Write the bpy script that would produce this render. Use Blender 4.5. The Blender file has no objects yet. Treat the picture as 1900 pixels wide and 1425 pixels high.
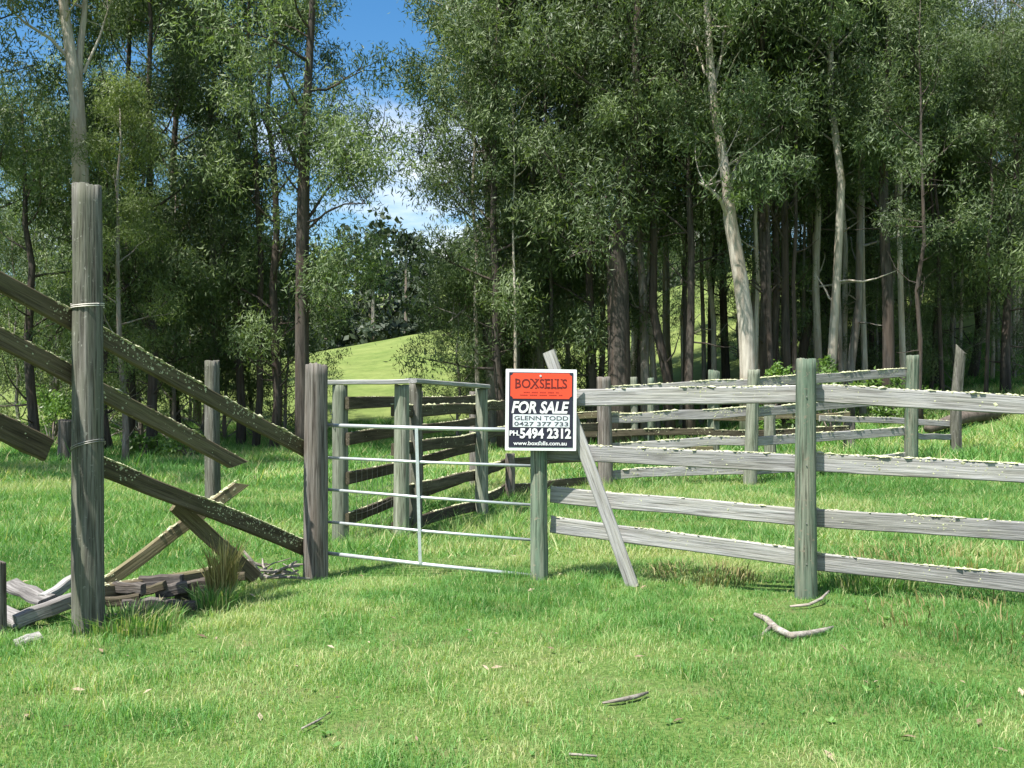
import bpy, math, random
import numpy as np
from mathutils import Vector, Matrix

S = bpy.context.scene
R = math.radians
# ------------------------------------------------------------------ camera
CAM_H, FPX, HOR = 1.55, 1850.0, 725.0      # eye height, focal length and horizon row (1900 x 1425 photo)
cam = bpy.data.cameras.new('camera')
cam.sensor_width = 36.0
cam.lens = FPX / 1900 * 36.0
cam.shift_y = (HOR - 712.5) / 1900
cam.clip_end = 3000
cam.clip_start = 0.05
camo = bpy.data.objects.new('camera', cam)
S.collection.objects.link(camo)
camo.location = (0, 0, CAM_H)
camo.rotation_euler = (R(90), 0, 0)
S.camera = camo
# ------------------------------------------------------------------ world and sun
SUN_EL = 62.0
SUN_H = Vector((-0.70, -0.71, 0)).normalized()      # horizontal direction towards the sun
W = bpy.data.worlds.new('World'); S.world = W; W.use_nodes = True
nt = W.node_tree; nt.nodes.clear()
def wn(t): return nt.nodes.new(t)
out = wn('ShaderNodeOutputWorld'); bg = wn('ShaderNodeBackground'); sky = wn('ShaderNodeTexSky')
sky.sky_type = 'NISHITA'; sky.sun_disc = False
sky.sun_elevation = R(SUN_EL)
sky.sun_rotation = math.atan2(SUN_H.x, SUN_H.y)
sky.altitude = 300; sky.air_density = 1.15; sky.dust_density = 0.25; sky.ozone_density = 1.3
tc = wn('ShaderNodeTexCoord'); sep = wn('ShaderNodeSeparateXYZ')
nt.links.new(tc.outputs['Generated'], sep.inputs[0])
def wmath(op, a, b):
    m = wn('ShaderNodeMath'); m.operation = op
    for k, v in enumerate((a, b)):
        if isinstance(v, (int, float)): m.inputs[k].default_value = v
        else: nt.links.new(v, m.inputs[k])
    return m.outputs[0]
zc = wmath('ADD', wmath('MAXIMUM', sep.outputs[2], 0.0), 0.12)
comb = wn('ShaderNodeCombineXYZ')
nt.links.new(wmath('DIVIDE', sep.outputs[0], zc), comb.inputs[0])
nt.links.new(wmath('DIVIDE', sep.outputs[1], zc), comb.inputs[1])
cn = wn('ShaderNodeTexNoise'); cn.inputs['Scale'].default_value = 0.75
cn.inputs['Detail'].default_value = 7; cn.inputs['Roughness'].default_value = 0.58
mp = wn('ShaderNodeMapping'); mp.inputs['Location'].default_value = (1.9, 0.35, 0)
nt.links.new(comb.outputs[0], mp.inputs[0]); nt.links.new(mp.outputs[0], cn.inputs['Vector'])
cr = wn('ShaderNodeValToRGB')
cr.color_ramp.elements[0].position = 0.49; cr.color_ramp.elements[1].position = 0.66
nt.links.new(cn.outputs['Fac'], cr.inputs[0])
sat = wn('ShaderNodeHueSaturation'); sat.inputs['Saturation'].default_value = 1.38
sat.inputs['Value'].default_value = 1.0
nt.links.new(sky.outputs[0], sat.inputs['Color'])
mix = wn('ShaderNodeMixRGB'); mix.inputs[2].default_value = (8.6, 8.8, 9.1, 1)
nt.links.new(cr.outputs[0], mix.inputs[0]); nt.links.new(sat.outputs[0], mix.inputs[1])
nt.links.new(mix.outputs[0], bg.inputs[0]); bg.inputs[1].default_value = 0.078
nt.links.new(bg.outputs[0], out.inputs[0])
sl = bpy.data.lights.new('sun', 'SUN'); sl.energy = 5.0; sl.angle = R(0.53); sl.color = (1.0, 0.955, 0.88)
slo = bpy.data.objects.new('sun', sl); S.collection.objects.link(slo)
sd = (SUN_H * math.cos(R(SUN_EL)) + Vector((0, 0, math.sin(R(SUN_EL)))))
slo.rotation_euler = sd.to_track_quat('Z', 'Y').to_euler()
slo.location = sd * 60
S.view_settings.view_transform = 'Standard'; S.view_settings.look = 'None'
S.view_settings.exposure = 1.12; S.view_settings.gamma = 1.0
S.view_settings.use_curve_mapping = False
S.render.resolution_x = 1024; S.render.resolution_y = 768

# ------------------------------------------------------------------ helpers
C = S.collection
rng = np.random.default_rng(7)
random.seed(7)

def vnoise(x, y, seed=0):
    """smooth value noise for arrays, 0..1"""
    x = np.asarray(x, float); y = np.asarray(y, float)
    xi = np.floor(x).astype(np.int64); yi = np.floor(y).astype(np.int64)
    fx = x - xi; fy = y - yi
    fx = fx * fx * (3 - 2 * fx); fy = fy * fy * (3 - 2 * fy)
    def h(a, b):
        n = (a * 374761393 + b * 668265263 + seed * 982451653) & 0x7fffffff
        n = ((n ^ (n >> 13)) * 1274126177) & 0x7fffffff
        return ((n ^ (n >> 16)) & 0xffff) / 65535.0
    a = h(xi, yi); b = h(xi + 1, yi); c = h(xi, yi + 1); d = h(xi + 1, yi + 1)
    return (a * (1 - fx) + b * fx) * (1 - fy) + (c * (1 - fx) + d * fx) * fy

def sst(t):
    t = np.clip(t, 0, 1); return t * t * (3 - 2 * t)
def softclip(v, lo, hi, k=1.5):
    v = np.asarray(v, float)
    s = np.where(v - lo > 20 * k, v - lo, k * np.log1p(np.exp(np.clip((v - lo) / k, -30, 25))))
    return np.minimum(s, hi)
def gz(x, y):
    """height of the ground"""
    x = np.asarray(x, float); y = np.asarray(y, float)
    z = 0.0095 * softclip(x - 2.5, 0, 22, 0.8) * softclip(y - 12.5, 0, 28, 0.8)
    crest = np.clip(6.2 + (x + 9) * 0.19, 1.5, 7.5)
    z = z + crest * sst((y - 27) / 62) * np.where(y > 92, 1 - 0.35 * sst((y - 92) / 30), 1)
    z = z + 26 * sst((y - 110) / 160)
    z = z + 0.05 * (vnoise(x * 0.7, y * 0.7, 3) - 0.5) * sst((y - 2) / 3) + 0.03 * (vnoise(x * 2.1, y * 2.1, 4) - 0.5)
    return z
def gzf(x, y): return float(gz(x, y))
def P(px, py, d):
    """photo pixel at distance d (m along the view axis) -> world point"""
    return Vector(((px - 950) / FPX * d, d, CAM_H + (HOR - py) / FPX * d))
def PG(px, d):
    """photo column at distance d, put on the ground"""
    x = (px - 950) / FPX * d
    return Vector((x, d, gzf(x, d)))
def PL(px, py, A, B):
    """photo pixel on the upright plane through ground points A and B"""
    rx = (px - 950) / FPX
    dx, dy = B[0] - A[0], B[1] - A[1]
    # A.x + t dx = rx (A.y + t dy)
    t = (rx * A[1] - A[0]) / (dx - rx * dy)
    return P(px, py, A[1] + t * dy)

class MB:
    """collects vertices and faces of one mesh"""
    def __init__(s): s.v = []; s.f = []
    def add(s, v, f):
        o = len(s.v); s.v += [tuple(p) for p in v]; s.f += [tuple(i + o for i in q) for q in f]
    def tube(s, pts, rad, seg=8, cap=True, jit=0.0, rnd=random):
        n = len(pts); vs = []; fs = []
        pts = [Vector(p) for p in pts]
        ref = Vector((0.31, 0.95, 0.05))
        for i in range(n):
            t = (pts[min(i + 1, n - 1)] - pts[max(i - 1, 0)]).normalized()
            u = t.cross(ref)
            if u.length < 0.1: u = t.cross(Vector((1, 0, 0)))
            u.normalize(); w = t.cross(u)
            for k in range(seg):
                a = 2 * math.pi * k / seg
                r = rad[i] * (1 + (rnd.uniform(-jit, jit) if jit else 0))
                vs.append(pts[i] + (u * math.cos(a) + w * math.sin(a)) * r)
        for i in range(n - 1):
            for k in range(seg):
                a = i * seg + k; b = i * seg + (k + 1) % seg
                fs.append((a, b, b + seg, a + seg))
        if cap:
            fs.append(tuple(range(seg - 1, -1, -1))); fs.append(tuple(range((n - 1) * seg, n * seg)))
        s.add(vs, fs)
    def box(s, c, h, rot=None):
        vs = []
        for sx in (-1, 1):
            for sy in (-1, 1):
                for sz in (-1, 1):
                    p = Vector((sx * h[0], sy * h[1], sz * h[2]))
                    if rot: p = rot @ p
                    vs.append(p + Vector(c))
        s.add(vs, [(0, 1, 3, 2), (4, 6, 7, 5), (0, 4, 5, 1), (2, 3, 7, 6), (0, 2, 6, 4), (1, 5, 7, 3)])
    def mesh(s, name, smooth=False):
        m = bpy.data.meshes.new(name); m.from_pydata(s.v, [], s.f)
        if smooth: m.polygons.foreach_set('use_smooth', [True] * len(m.polygons))
        m.update(); return m
def link(name, mesh, mat=None, parent=None, loc=None, rot=None):
    o = bpy.data.objects.new(name, mesh); C.objects.link(o)
    if mat is not None and mesh is not None and not mesh.materials: mesh.materials.append(mat)
    if parent is not None: o.parent = parent
    if loc is not None: o.location = loc
    if rot is not None: o.rotation_euler = rot
    return o
def tag(o, label, cat, group=None, kind=None):
    o['label'] = label; o['category'] = cat
    if group: o['group'] = group
    if kind: o['kind'] = kind
    return o
def thing(name, loc, label, cat, group=None):
    o = bpy.data.objects.new(name, None); C.objects.link(o); o.location = loc
    o.empty_display_size = 0.2
    return tag(o, label, cat, group)
def fast_mesh(name, verts, faces_flat, nper, attrs=None, smooth=False):
    """verts (N,3), faces_flat vertex indices with nper corners each"""
    m = bpy.data.meshes.new(name); nv = len(verts); nf = len(faces_flat) // nper
    m.vertices.add(nv); m.vertices.foreach_set('co', np.asarray(verts, np.float32).ravel())
    m.loops.add(len(faces_flat)); m.loops.foreach_set('vertex_index', np.asarray(faces_flat, np.int32))
    m.polygons.add(nf)
    m.polygons.foreach_set('loop_start', np.arange(0, nf * nper, nper, dtype=np.int32))
    m.polygons.foreach_set('loop_total', np.full(nf, nper, np.int32))
    for k, a in (attrs or {}).items():
        at = m.attributes.new(k, 'FLOAT', 'FACE'); at.data.foreach_set('value', np.asarray(a, np.float32))
    m.update(calc_edges=True)
    if smooth: m.polygons.foreach_set('use_smooth', np.ones(nf, bool))
    return m

# ------------------------------------------------------------------ materials
def mat_new(name):
    m = bpy.data.materials.new(name); m.use_nodes = True
    n = m.node_tree; n.nodes.clear()
    o = n.nodes.new('ShaderNodeOutputMaterial'); b = n.nodes.new('ShaderNodeBsdfPrincipled')
    n.links.new(b.outputs[0], o.inputs[0])
    return m, n, b, o
def ramp(n, fac, cols):
    r = n.nodes.new('ShaderNodeValToRGB'); e = r.color_ramp.elements
    while len(e) < len(cols): e.new(0.5)
    for k, (p, c) in enumerate(cols):
        e[k].position = p; e[k].color = (*c, 1)
    n.links.new(fac, r.inputs[0]); return r.outputs[0]
def noise(n, vec, scale, detail=4, rough=0.55):
    t = n.nodes.new('ShaderNodeTexNoise'); t.inputs['Scale'].default_value = scale
    t.inputs['Detail'].default_value = detail; t.inputs['Roughness'].default_value = rough
    if vec is not None: n.links.new(vec, t.inputs['Vector'])
    return t.outputs['Fac']
def mapping(n, vec, scale, loc=None):
    m = n.nodes.new('ShaderNodeMapping'); m.inputs['Scale'].default_value = scale
    n.links.new(vec, m.inputs['Vector'])
    if loc is not None: n.links.new(loc, m.inputs['Location'])
    return m.outputs[0]
def mixc(n, fac, a, b, mode='MIX'):
    m = n.nodes.new('ShaderNodeMixRGB'); m.blend_type = mode
    for k, v in enumerate((fac, a, b)):
        if isinstance(v, (int, float)): m.inputs[k].default_value = v
        elif isinstance(v, tuple): m.inputs[k].default_value = (*v, 1)
        else: n.links.new(v, m.inputs[k])
    return m.outputs[0]
def mathn(n, op, a, b=None):
    m = n.nodes.new('ShaderNodeMath'); m.operation = op
    for k, v in enumerate((a, b)):
        if v is None: continue
        if isinstance(v, (int, float)): m.inputs[k].default_value = v
        else: n.links.new(v, m.inputs[k])
    return m.outputs[0]

def wood(name, dark, mid, light, axis='X', tint=None, tint_amt=0.0, blotch=None, blotch_lo=0.55):
    """weathered timber, the grain along one local axis"""
    m, n, b, o = mat_new(name)
    t = n.nodes.new('ShaderNodeTexCoord'); oi = n.nodes.new('ShaderNodeObjectInfo')
    off = n.nodes.new('ShaderNodeVectorMath'); off.operation = 'SCALE'
    off.inputs[0].default_value = (7.1, 13.3, 5.7); n.links.new(oi.outputs['Random'], off.inputs['Scale'])
    long_, across = 1.6, 34.0
    sc = (long_, across, across) if axis == 'X' else (across, across, long_)
    v = mapping(n, t.outputs['Object'], sc, off.outputs[0])
    g1 = noise(n, v, 1.0, 6, 0.65)
    sc2 = (3.2, 95, 95) if axis == 'X' else (95, 95, 3.2)
    g2 = noise(n, mapping(n, t.outputs['Object'], sc2, off.outputs[0]), 1.0, 3, 0.6)
    col = ramp(n, g1, [(0.28, dark), (0.5, mid), (0.72, light)])
    crack = ramp(n, g2, [(0.36, (0.30, 0.28, 0.26)), (0.50, (1, 1, 1))])
    big = noise(n, mapping(n, t.outputs['Object'], (1.3, 12, 12) if axis == 'X' else (12, 12, 1.3), off.outputs[0]), 1.0, 4, 0.6)
    if tint: col = mixc(n, mathn(n, 'MULTIPLY', ramp(n, big, [(0.36, (0, 0, 0)), (0.62, (1, 1, 1))]), tint_amt), col, tint)
    col = mixc(n, 0.85 if axis == 'Z' else 0.6, col, crack, 'MULTIPLY')
    if blotch:
        sp = noise(n, mapping(n, t.outputs['Object'], (26, 26, 26), off.outputs[0]), 1.0, 5, 0.7)
        col = mixc(n, ramp(n, sp, [(blotch_lo, (0, 0, 0)), (blotch_lo + 0.07, (1, 1, 1))]), col, blotch)
    # a little variation from piece to piece
    hv = n.nodes.new('ShaderNodeHueSaturation'); n.links.new(col, hv.inputs['Color'])
    n.links.new(mathn(n, 'ADD', mathn(n, 'MULTIPLY', oi.outputs['Random'], 0.35), 0.82), hv.inputs['Value'])
    n.links.new(hv.outputs[0], b.inputs['Base Color'])
    b.inputs['Roughness'].default_value = 0.88; b.inputs['Specular IOR Level'].default_value = 0.2
    bp = n.nodes.new('ShaderNodeBump'); bp.inputs['Strength'].default_value = 0.75; bp.inputs['Distance'].default_value = 0.008
    n.links.new(mathn(n, 'ADD', g1, mathn(n, 'MULTIPLY', g2, 0.8)), bp.inputs['Height'])
    n.links.new(bp.outputs[0], b.inputs['Normal'])
    return m
M = {}
M['rail'] = wood('weathered rail', (0.17, 0.167, 0.165), (0.29, 0.288, 0.288), (0.42, 0.418, 0.418), 'X', (0.27, 0.26, 0.20), 0.4, (0.55, 0.56, 0.42), 0.66)
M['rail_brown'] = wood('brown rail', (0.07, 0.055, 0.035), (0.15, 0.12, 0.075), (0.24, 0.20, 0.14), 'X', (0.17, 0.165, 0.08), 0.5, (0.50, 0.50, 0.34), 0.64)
M['rail_ramp'] = wood('shaded ramp rail', (0.04, 0.032, 0.02), (0.10, 0.08, 0.05), (0.17, 0.14, 0.095), 'X', (0.12, 0.115, 0.055), 0.5, (0.42, 0.43, 0.27), 0.66)  # wood colour darkened for the shade on its face; pale blotches are lichen
M['rail_dark'] = wood('dark race rail', (0.03, 0.024, 0.018), (0.085, 0.07, 0.05), (0.16, 0.135, 0.105), 'X', (0.08, 0.075, 0.04), 0.5, (0.42, 0.42, 0.28), 0.66)  # dark wood, taken darker to hold the shade on the race rails
M['post'] = wood('grey post', (0.055, 0.051, 0.043), (0.145, 0.138, 0.122), (0.27, 0.258, 0.232), 'Z', (0.105, 0.115, 0.075), 0.6, (0.30, 0.30, 0.26), 0.62)
M['post_brown'] = wood('split post', (0.06, 0.054, 0.047), (0.16, 0.15, 0.135), (0.28, 0.265, 0.245), 'Z', (0.17, 0.12, 0.085), 0.3)
M['post_green'] = wood('treated post', (0.085, 0.10, 0.075), (0.20, 0.22, 0.165), (0.34, 0.335, 0.265), 'Z', (0.075, 0.155, 0.105), 0.62, (0.25, 0.215, 0.16), 0.60)
M['post_light'] = wood('pale treated post', (0.10, 0.105, 0.08), (0.23, 0.24, 0.19), (0.36, 0.36, 0.30), 'Z', (0.15, 0.19, 0.125), 0.5)
def simple(name, col, rough=0.7, spec=0.3, metal=0.0, var=0.25, scale=12.0, bump=0.3):
    m, n, b, o = mat_new(name)
    t = n.nodes.new('ShaderNodeTexCoord')
    f = noise(n, t.outputs['Object'], scale, 5, 0.65)
    c = ramp(n, f, [(0.3, tuple(k * (1 - var) for k in col)), (0.7, tuple(min(1, k * (1 + var)) for k in col))])
    n.links.new(c, b.inputs['Base Color'])
    b.inputs['Roughness'].default_value = rough; b.inputs['Specular IOR Level'].default_value = spec
    b.inputs['Metallic'].default_value = metal
    if bump:
        bp = n.nodes.new('ShaderNodeBump'); bp.inputs['Strength'].default_value = bump; bp.inputs['Distance'].default_value = 0.01
        n.links.new(f, bp.inputs['Height']); n.links.new(bp.outputs[0], b.inputs['Normal'])
    return m
M['lichen'] = simple('lichen', (0.42, 0.43, 0.27), 0.95, 0.1, 0, 0.5, 25)
M['galv'] = simple('galvanised pipe', (0.58, 0.62, 0.63), 0.45, 0.5, 0.55, 0.12, 20, 0.1)
M['wire'] = simple('wire', (0.30, 0.29, 0.27), 0.5, 0.4, 0.6, 0.2, 20, 0)
M['tie'] = simple('tie wire', (0.70, 0.66, 0.60), 0.5, 0.4, 0.2, 0.1, 20, 0)
M['pile'] = wood('shaded offcut', (0.04, 0.036, 0.032), (0.11, 0.10, 0.092), (0.24, 0.225, 0.21), 'X', (0.09, 0.065, 0.045), 0.4)  # dead wood darkened to carry the ramp rails' shade on the heap
M['deadwood'] = wood('dead wood', (0.09, 0.085, 0.08), (0.20, 0.19, 0.18), (0.36, 0.345, 0.33), 'X')
M['stick'] = wood('bleached stick', (0.14, 0.13, 0.115), (0.27, 0.25, 0.225), (0.40, 0.375, 0.34), 'X', (0.20, 0.15, 0.10), 0.4)
M['barkdark'] = simple('log bark', (0.12, 0.10, 0.085), 0.95, 0.1, 0, 0.5, 9, 0.8)

def bark(name, dark, light, patch=None, patch_amt=0.0):
    m, n, b, o = mat_new(name)
    t = n.nodes.new('ShaderNodeTexCoord'); oi = n.nodes.new('ShaderNodeObjectInfo')
    off = n.nodes.new('ShaderNodeVectorMath'); off.operation = 'SCALE'
    off.inputs[0].default_value = (17, 23, 31); n.links.new(oi.outputs['Random'], off.inputs['Scale'])
    f = noise(n, mapping(n, t.outputs['Object'], (16, 16, 1.3), off.outputs[0]), 1, 6, 0.65)
    col = ramp(n, f, [(0.32, dark), (0.68, light)])
    if patch:
        g = noise(n, mapping(n, t.outputs['Object'], (3.5, 3.5, 0.8), off.outputs[0]), 1, 4, 0.6)
        col = mixc(n, mathn(n, 'MULTIPLY', ramp(n, g, [(0.48, (0, 0, 0)), (0.56, (1, 1, 1))]), patch_amt), col, patch)
    n.links.new(col, b.inputs['Base Color'])
    b.inputs['Roughness'].default_value = 0.9; b.inputs['Specular IOR Level'].default_value = 0.15
    bp = n.nodes.new('ShaderNodeBump'); bp.inputs['Strength'].default_value = 0.8; bp.inputs['Distance'].default_value = 0.03
    n.links.new(f, bp.inputs['Height']); n.links.new(bp.outputs[0], b.inputs['Normal'])
    return m
M['bark_dark'] = bark('dark ironbark', (0.03, 0.026, 0.023), (0.11, 0.095, 0.082), (0.10, 0.068, 0.052), 0.35)
M['bark_grey'] = bark('grey bark', (0.12, 0.11, 0.10), (0.32, 0.30, 0.27), (0.18, 0.125, 0.09), 0.5)
M['bark_pale'] = bark('pale gum bark', (0.27, 0.24, 0.20), (0.56, 0.52, 0.45), (0.32, 0.24, 0.17), 0.45)

def leafmat(name, c0, c1, c2, trans=0.35, gloss=0.35):
    m, n, b, o = mat_new(name)
    a = n.nodes.new('ShaderNodeAttribute'); a.attribute_name = 'tint'
    oi = n.nodes.new('ShaderNodeObjectInfo')
    col = ramp(n, a.outputs['Fac'], [(0.05, c0), (0.5, c1), (0.95, c2)])
    hv = n.nodes.new('ShaderNodeHueSaturation'); n.links.new(col, hv.inputs['Color'])
    n.links.new(mathn(n, 'ADD', mathn(n, 'MULTIPLY', oi.outputs['Random'], 0.4), 0.8), hv.inputs['Value'])
    col = hv.outputs[0]
    n.links.new(col, b.inputs['Base Color'])
    b.inputs['Roughness'].default_value = gloss; b.inputs['Specular IOR Level'].default_value = 0.5
    tr = n.nodes.new('ShaderNodeBsdfTranslucent')
    n.links.new(mixc(n, 1.0, col, (1.25, 1.35, 0.55), 'MULTIPLY'), tr.inputs['Color'])
    mx = n.nodes.new('ShaderNodeMixShader'); mx.inputs[0].default_value = trans
    n.links.new(b.outputs[0], mx.inputs[1]); n.links.new(tr.outputs[0], mx.inputs[2])
    n.links.new(mx.outputs[0], o.inputs[0])
    return m
M['leaf'] = leafmat('gum leaves', (0.036, 0.064, 0.026), (0.11, 0.163, 0.066), (0.22, 0.29, 0.115), .32, .55)
M['leaf_bright'] = leafmat('bright gum leaves', (0.06, 0.09, 0.025), (0.135, 0.185, 0.055), (0.23, 0.29, 0.10), 0.38, .5)
M['leaf_far'] = leafmat('far foliage', (0.025, 0.045, 0.028), (0.045, 0.07, 0.036), (0.075, 0.10, 0.05), 0.15, 0.6)
M['shrub'] = leafmat('shrub leaves', (0.06, 0.12, 0.03), (0.12, 0.22, 0.05), (0.22, 0.33, 0.09), 0.4)
M['grass'] = leafmat('grass blades', (0.07, 0.195, 0.038), (0.172, 0.345, 0.090), (0.52, 0.49, 0.26), 0.40, 0.6)
M['dry'] = leafmat('dry grass', (0.16, 0.15, 0.05), (0.32, 0.27, 0.11), (0.46, 0.40, 0.20), 0.4, 0.6)
M['litter'] = leafmat('leaf litter', (0.12, 0.075, 0.045), (0.26, 0.19, 0.125), (0.42, 0.34, 0.25), 0.1, 0.7)

def ground_mat():
    m, n, b, o = mat_new('pasture')
    t = n.nodes.new('ShaderNodeTexCoord'); v = t.outputs['Object']
    big = noise(n, v, 0.35, 5, 0.6); mid = noise(n, v, 2.2, 6, 0.65); fine = noise(n, v, 38, 4, 0.7)
    near = ramp(n, fine, [(0.28, (0.05, 0.085, 0.02)), (0.5, (0.10, 0.17, 0.04)), (0.72, (0.19, 0.24, 0.08))])
    near = mixc(n, mathn(n, 'MULTIPLY', ramp(n, mid, [(0.50, (0, 0, 0)), (0.68, (1, 1, 1))]), 0.55), near, (0.19, 0.17, 0.09))
    far = ramp(n, big, [(0.35, (0.13, 0.18, 0.05)), (0.65, (0.19, 0.23, 0.075))])
    tus = noise(n, v, 0.9, 7, 0.75)
    far = mixc(n, 0.6, far, ramp(n, tus, [(0.36, (0.55, 0.62, 0.5)), (0.6, (1.1, 1.1, 1.0))]), 'MULTIPLY')
    sp = n.nodes.new('ShaderNodeSeparateXYZ'); n.links.new(v, sp.inputs[0])
    f = ramp(n, mathn(n, 'DIVIDE', mathn(n, 'SUBTRACT', sp.outputs[1], 14.0), 24.0), [(0.0, (0, 0, 0)), (1.0, (1, 1, 1))])
    col = mixc(n, f, near, far)
    n.links.new(col, b.inputs['Base Color']); b.inputs['Roughness'].default_value = 0.95
    b.inputs['Specular IOR Level'].default_value = 0.1
    bp = n.nodes.new('ShaderNodeBump'); bp.inputs['Strength'].default_value = 0.9; bp.inputs['Distance'].default_value = 0.03
    n.links.new(mathn(n, 'ADD', fine, mid), bp.inputs['Height']); n.links.new(bp.outputs[0], b.inputs['Normal'])
    return m
M['ground'] = ground_mat()

# ------------------------------------------------------------------ ground
def graded(lo, hi, fine_lo, fine_hi, step, grow=1.16):
    a = list(np.arange(fine_lo, fine_hi + 1e-6, step)); s = step
    while a[-1] < hi: s *= grow; a.append(a[-1] + s)
    s = step; p = fine_lo; left = []
    while p > lo: s *= grow; p -= s; left.append(p)
    return np.array(left[::-1] + a)
gx = graded(-900, 900, -14, 20, 0.4); gy = graded(-300, 1200, -2, 34, 0.4)
X, Y = np.meshgrid(gx, gy); Zg = gz(X, Y)
nx, ny = len(gx), len(gy)
idx = np.arange(nx * ny).reshape(ny, nx)
q = np.stack([idx[:-1, :-1], idx[:-1, 1:], idx[1:, 1:], idx[1:, :-1]], -1).reshape(-1)
gm = fast_mesh('ground', np.stack([X, Y, Zg], -1).reshape(-1, 3), q, 4, smooth=True)
go = link('ground', gm, M['ground'])
tag(go, 'green pasture rising to a sunny hill behind the gate', 'ground', kind='structure')

# ------------------------------------------------------------------ timber builders
def post(parent, base, top_z, r, mat, lean=(0, 0), seed=0, slant=0.0, seg=40, taper=0.93, split=0.0, bend=0.0, old=1.0):
    """round timber post: uneven outline, drying cracks, knots and a worn top"""
    rnd = np.random.default_rng(seed); nr = 30
    z0 = -0.35; H = top_z - base.z
    ang = np.linspace(0, 2 * np.pi, seg, endpoint=False)
    t = np.linspace(0, 1, nr); z = z0 + (H - z0) * t
    AN, ZZ = np.meshgrid(ang, z)
    lobes = sum(rnd.uniform(.008, .028) * np.cos(k * AN + rnd.uniform(0, 6.28) + ZZ * rnd.uniform(-.6, .6)) for k in (2, 3, 5, 7))
    rr = r * (1.06 - (1.06 - taper) * t)[:, None] * (1 + old * lobes + old * .05 * (vnoise(AN * 3 + seed, ZZ * 2.2, seed) - .5))
    for _ in range(int(5 + 4 * old)):                 # drying cracks
        a0 = rnd.uniform(0, 6.28); wob = rnd.uniform(-.25, .25); zc_ = rnd.uniform(.1, H); hl = rnd.uniform(.25, .8)
        da = np.angle(np.exp(1j * (AN - a0 - wob * np.sin(ZZ * 2.1 + a0))))
        rr = rr - r * rnd.uniform(.07, .17) * (old + split * 2) * np.exp(-(da / .085) ** 2) * np.clip(1.3 - np.abs(ZZ - zc_) / hl, 0, 1)
    for _ in range(3):                                # knots
        a0 = rnd.uniform(0, 6.28); zc_ = rnd.uniform(.2, H)
        da = np.angle(np.exp(1j * (AN - a0)))
        rr = rr + r * .07 * np.exp(-(da / .3) ** 2 - ((ZZ - zc_) / .05) ** 2)
    cx = lean[0] * t + bend * np.sin(t * math.pi) + .03 * r * np.sin(z * 2.3 + seed); cy = lean[1] * t
    zt = ZZ.copy(); zt[-1] += slant * np.cos(ang + seed) * r + old * .10 * r * rnd.uniform(-1, 1, seg)
    Vv = np.stack([cx[:, None] + rr * np.cos(AN), cy[:, None] + rr * np.sin(AN), zt], -1)
    v = [tuple(p) for p in Vv.reshape(-1, 3)]; f = []
    for i in range(nr - 1):
        for k in range(seg):
            a = i * seg + k; b = i * seg + (k + 1) % seg
            f.append((a, b, b + seg, a + seg))
    o = len(v); tx, ty = cx[-1], cy[-1]
    for k in range(seg):
        p = v[(nr - 1) * seg + k]
        v.append((tx + (p[0] - tx) * 0.88, ty + (p[1] - ty) * 0.88, p[2] + r * 0.05))
    c = len(v); v.append((tx, ty, H + r * 0.02))
    for k in range(seg):
        a = (nr - 1) * seg + k; b = (nr - 1) * seg + (k + 1) % seg
        f.append((a, b, o + (k + 1) % seg, o + k)); f.append((o + k, o + (k + 1) % seg, c))
    m = bpy.data.meshes.new('post'); m.from_pydata(v, [], f)
    m.polygons.foreach_set('use_smooth', [True] * len(m.polygons)); m.update()
    return link('post', m, mat, parent, base - parent.location)

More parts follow.
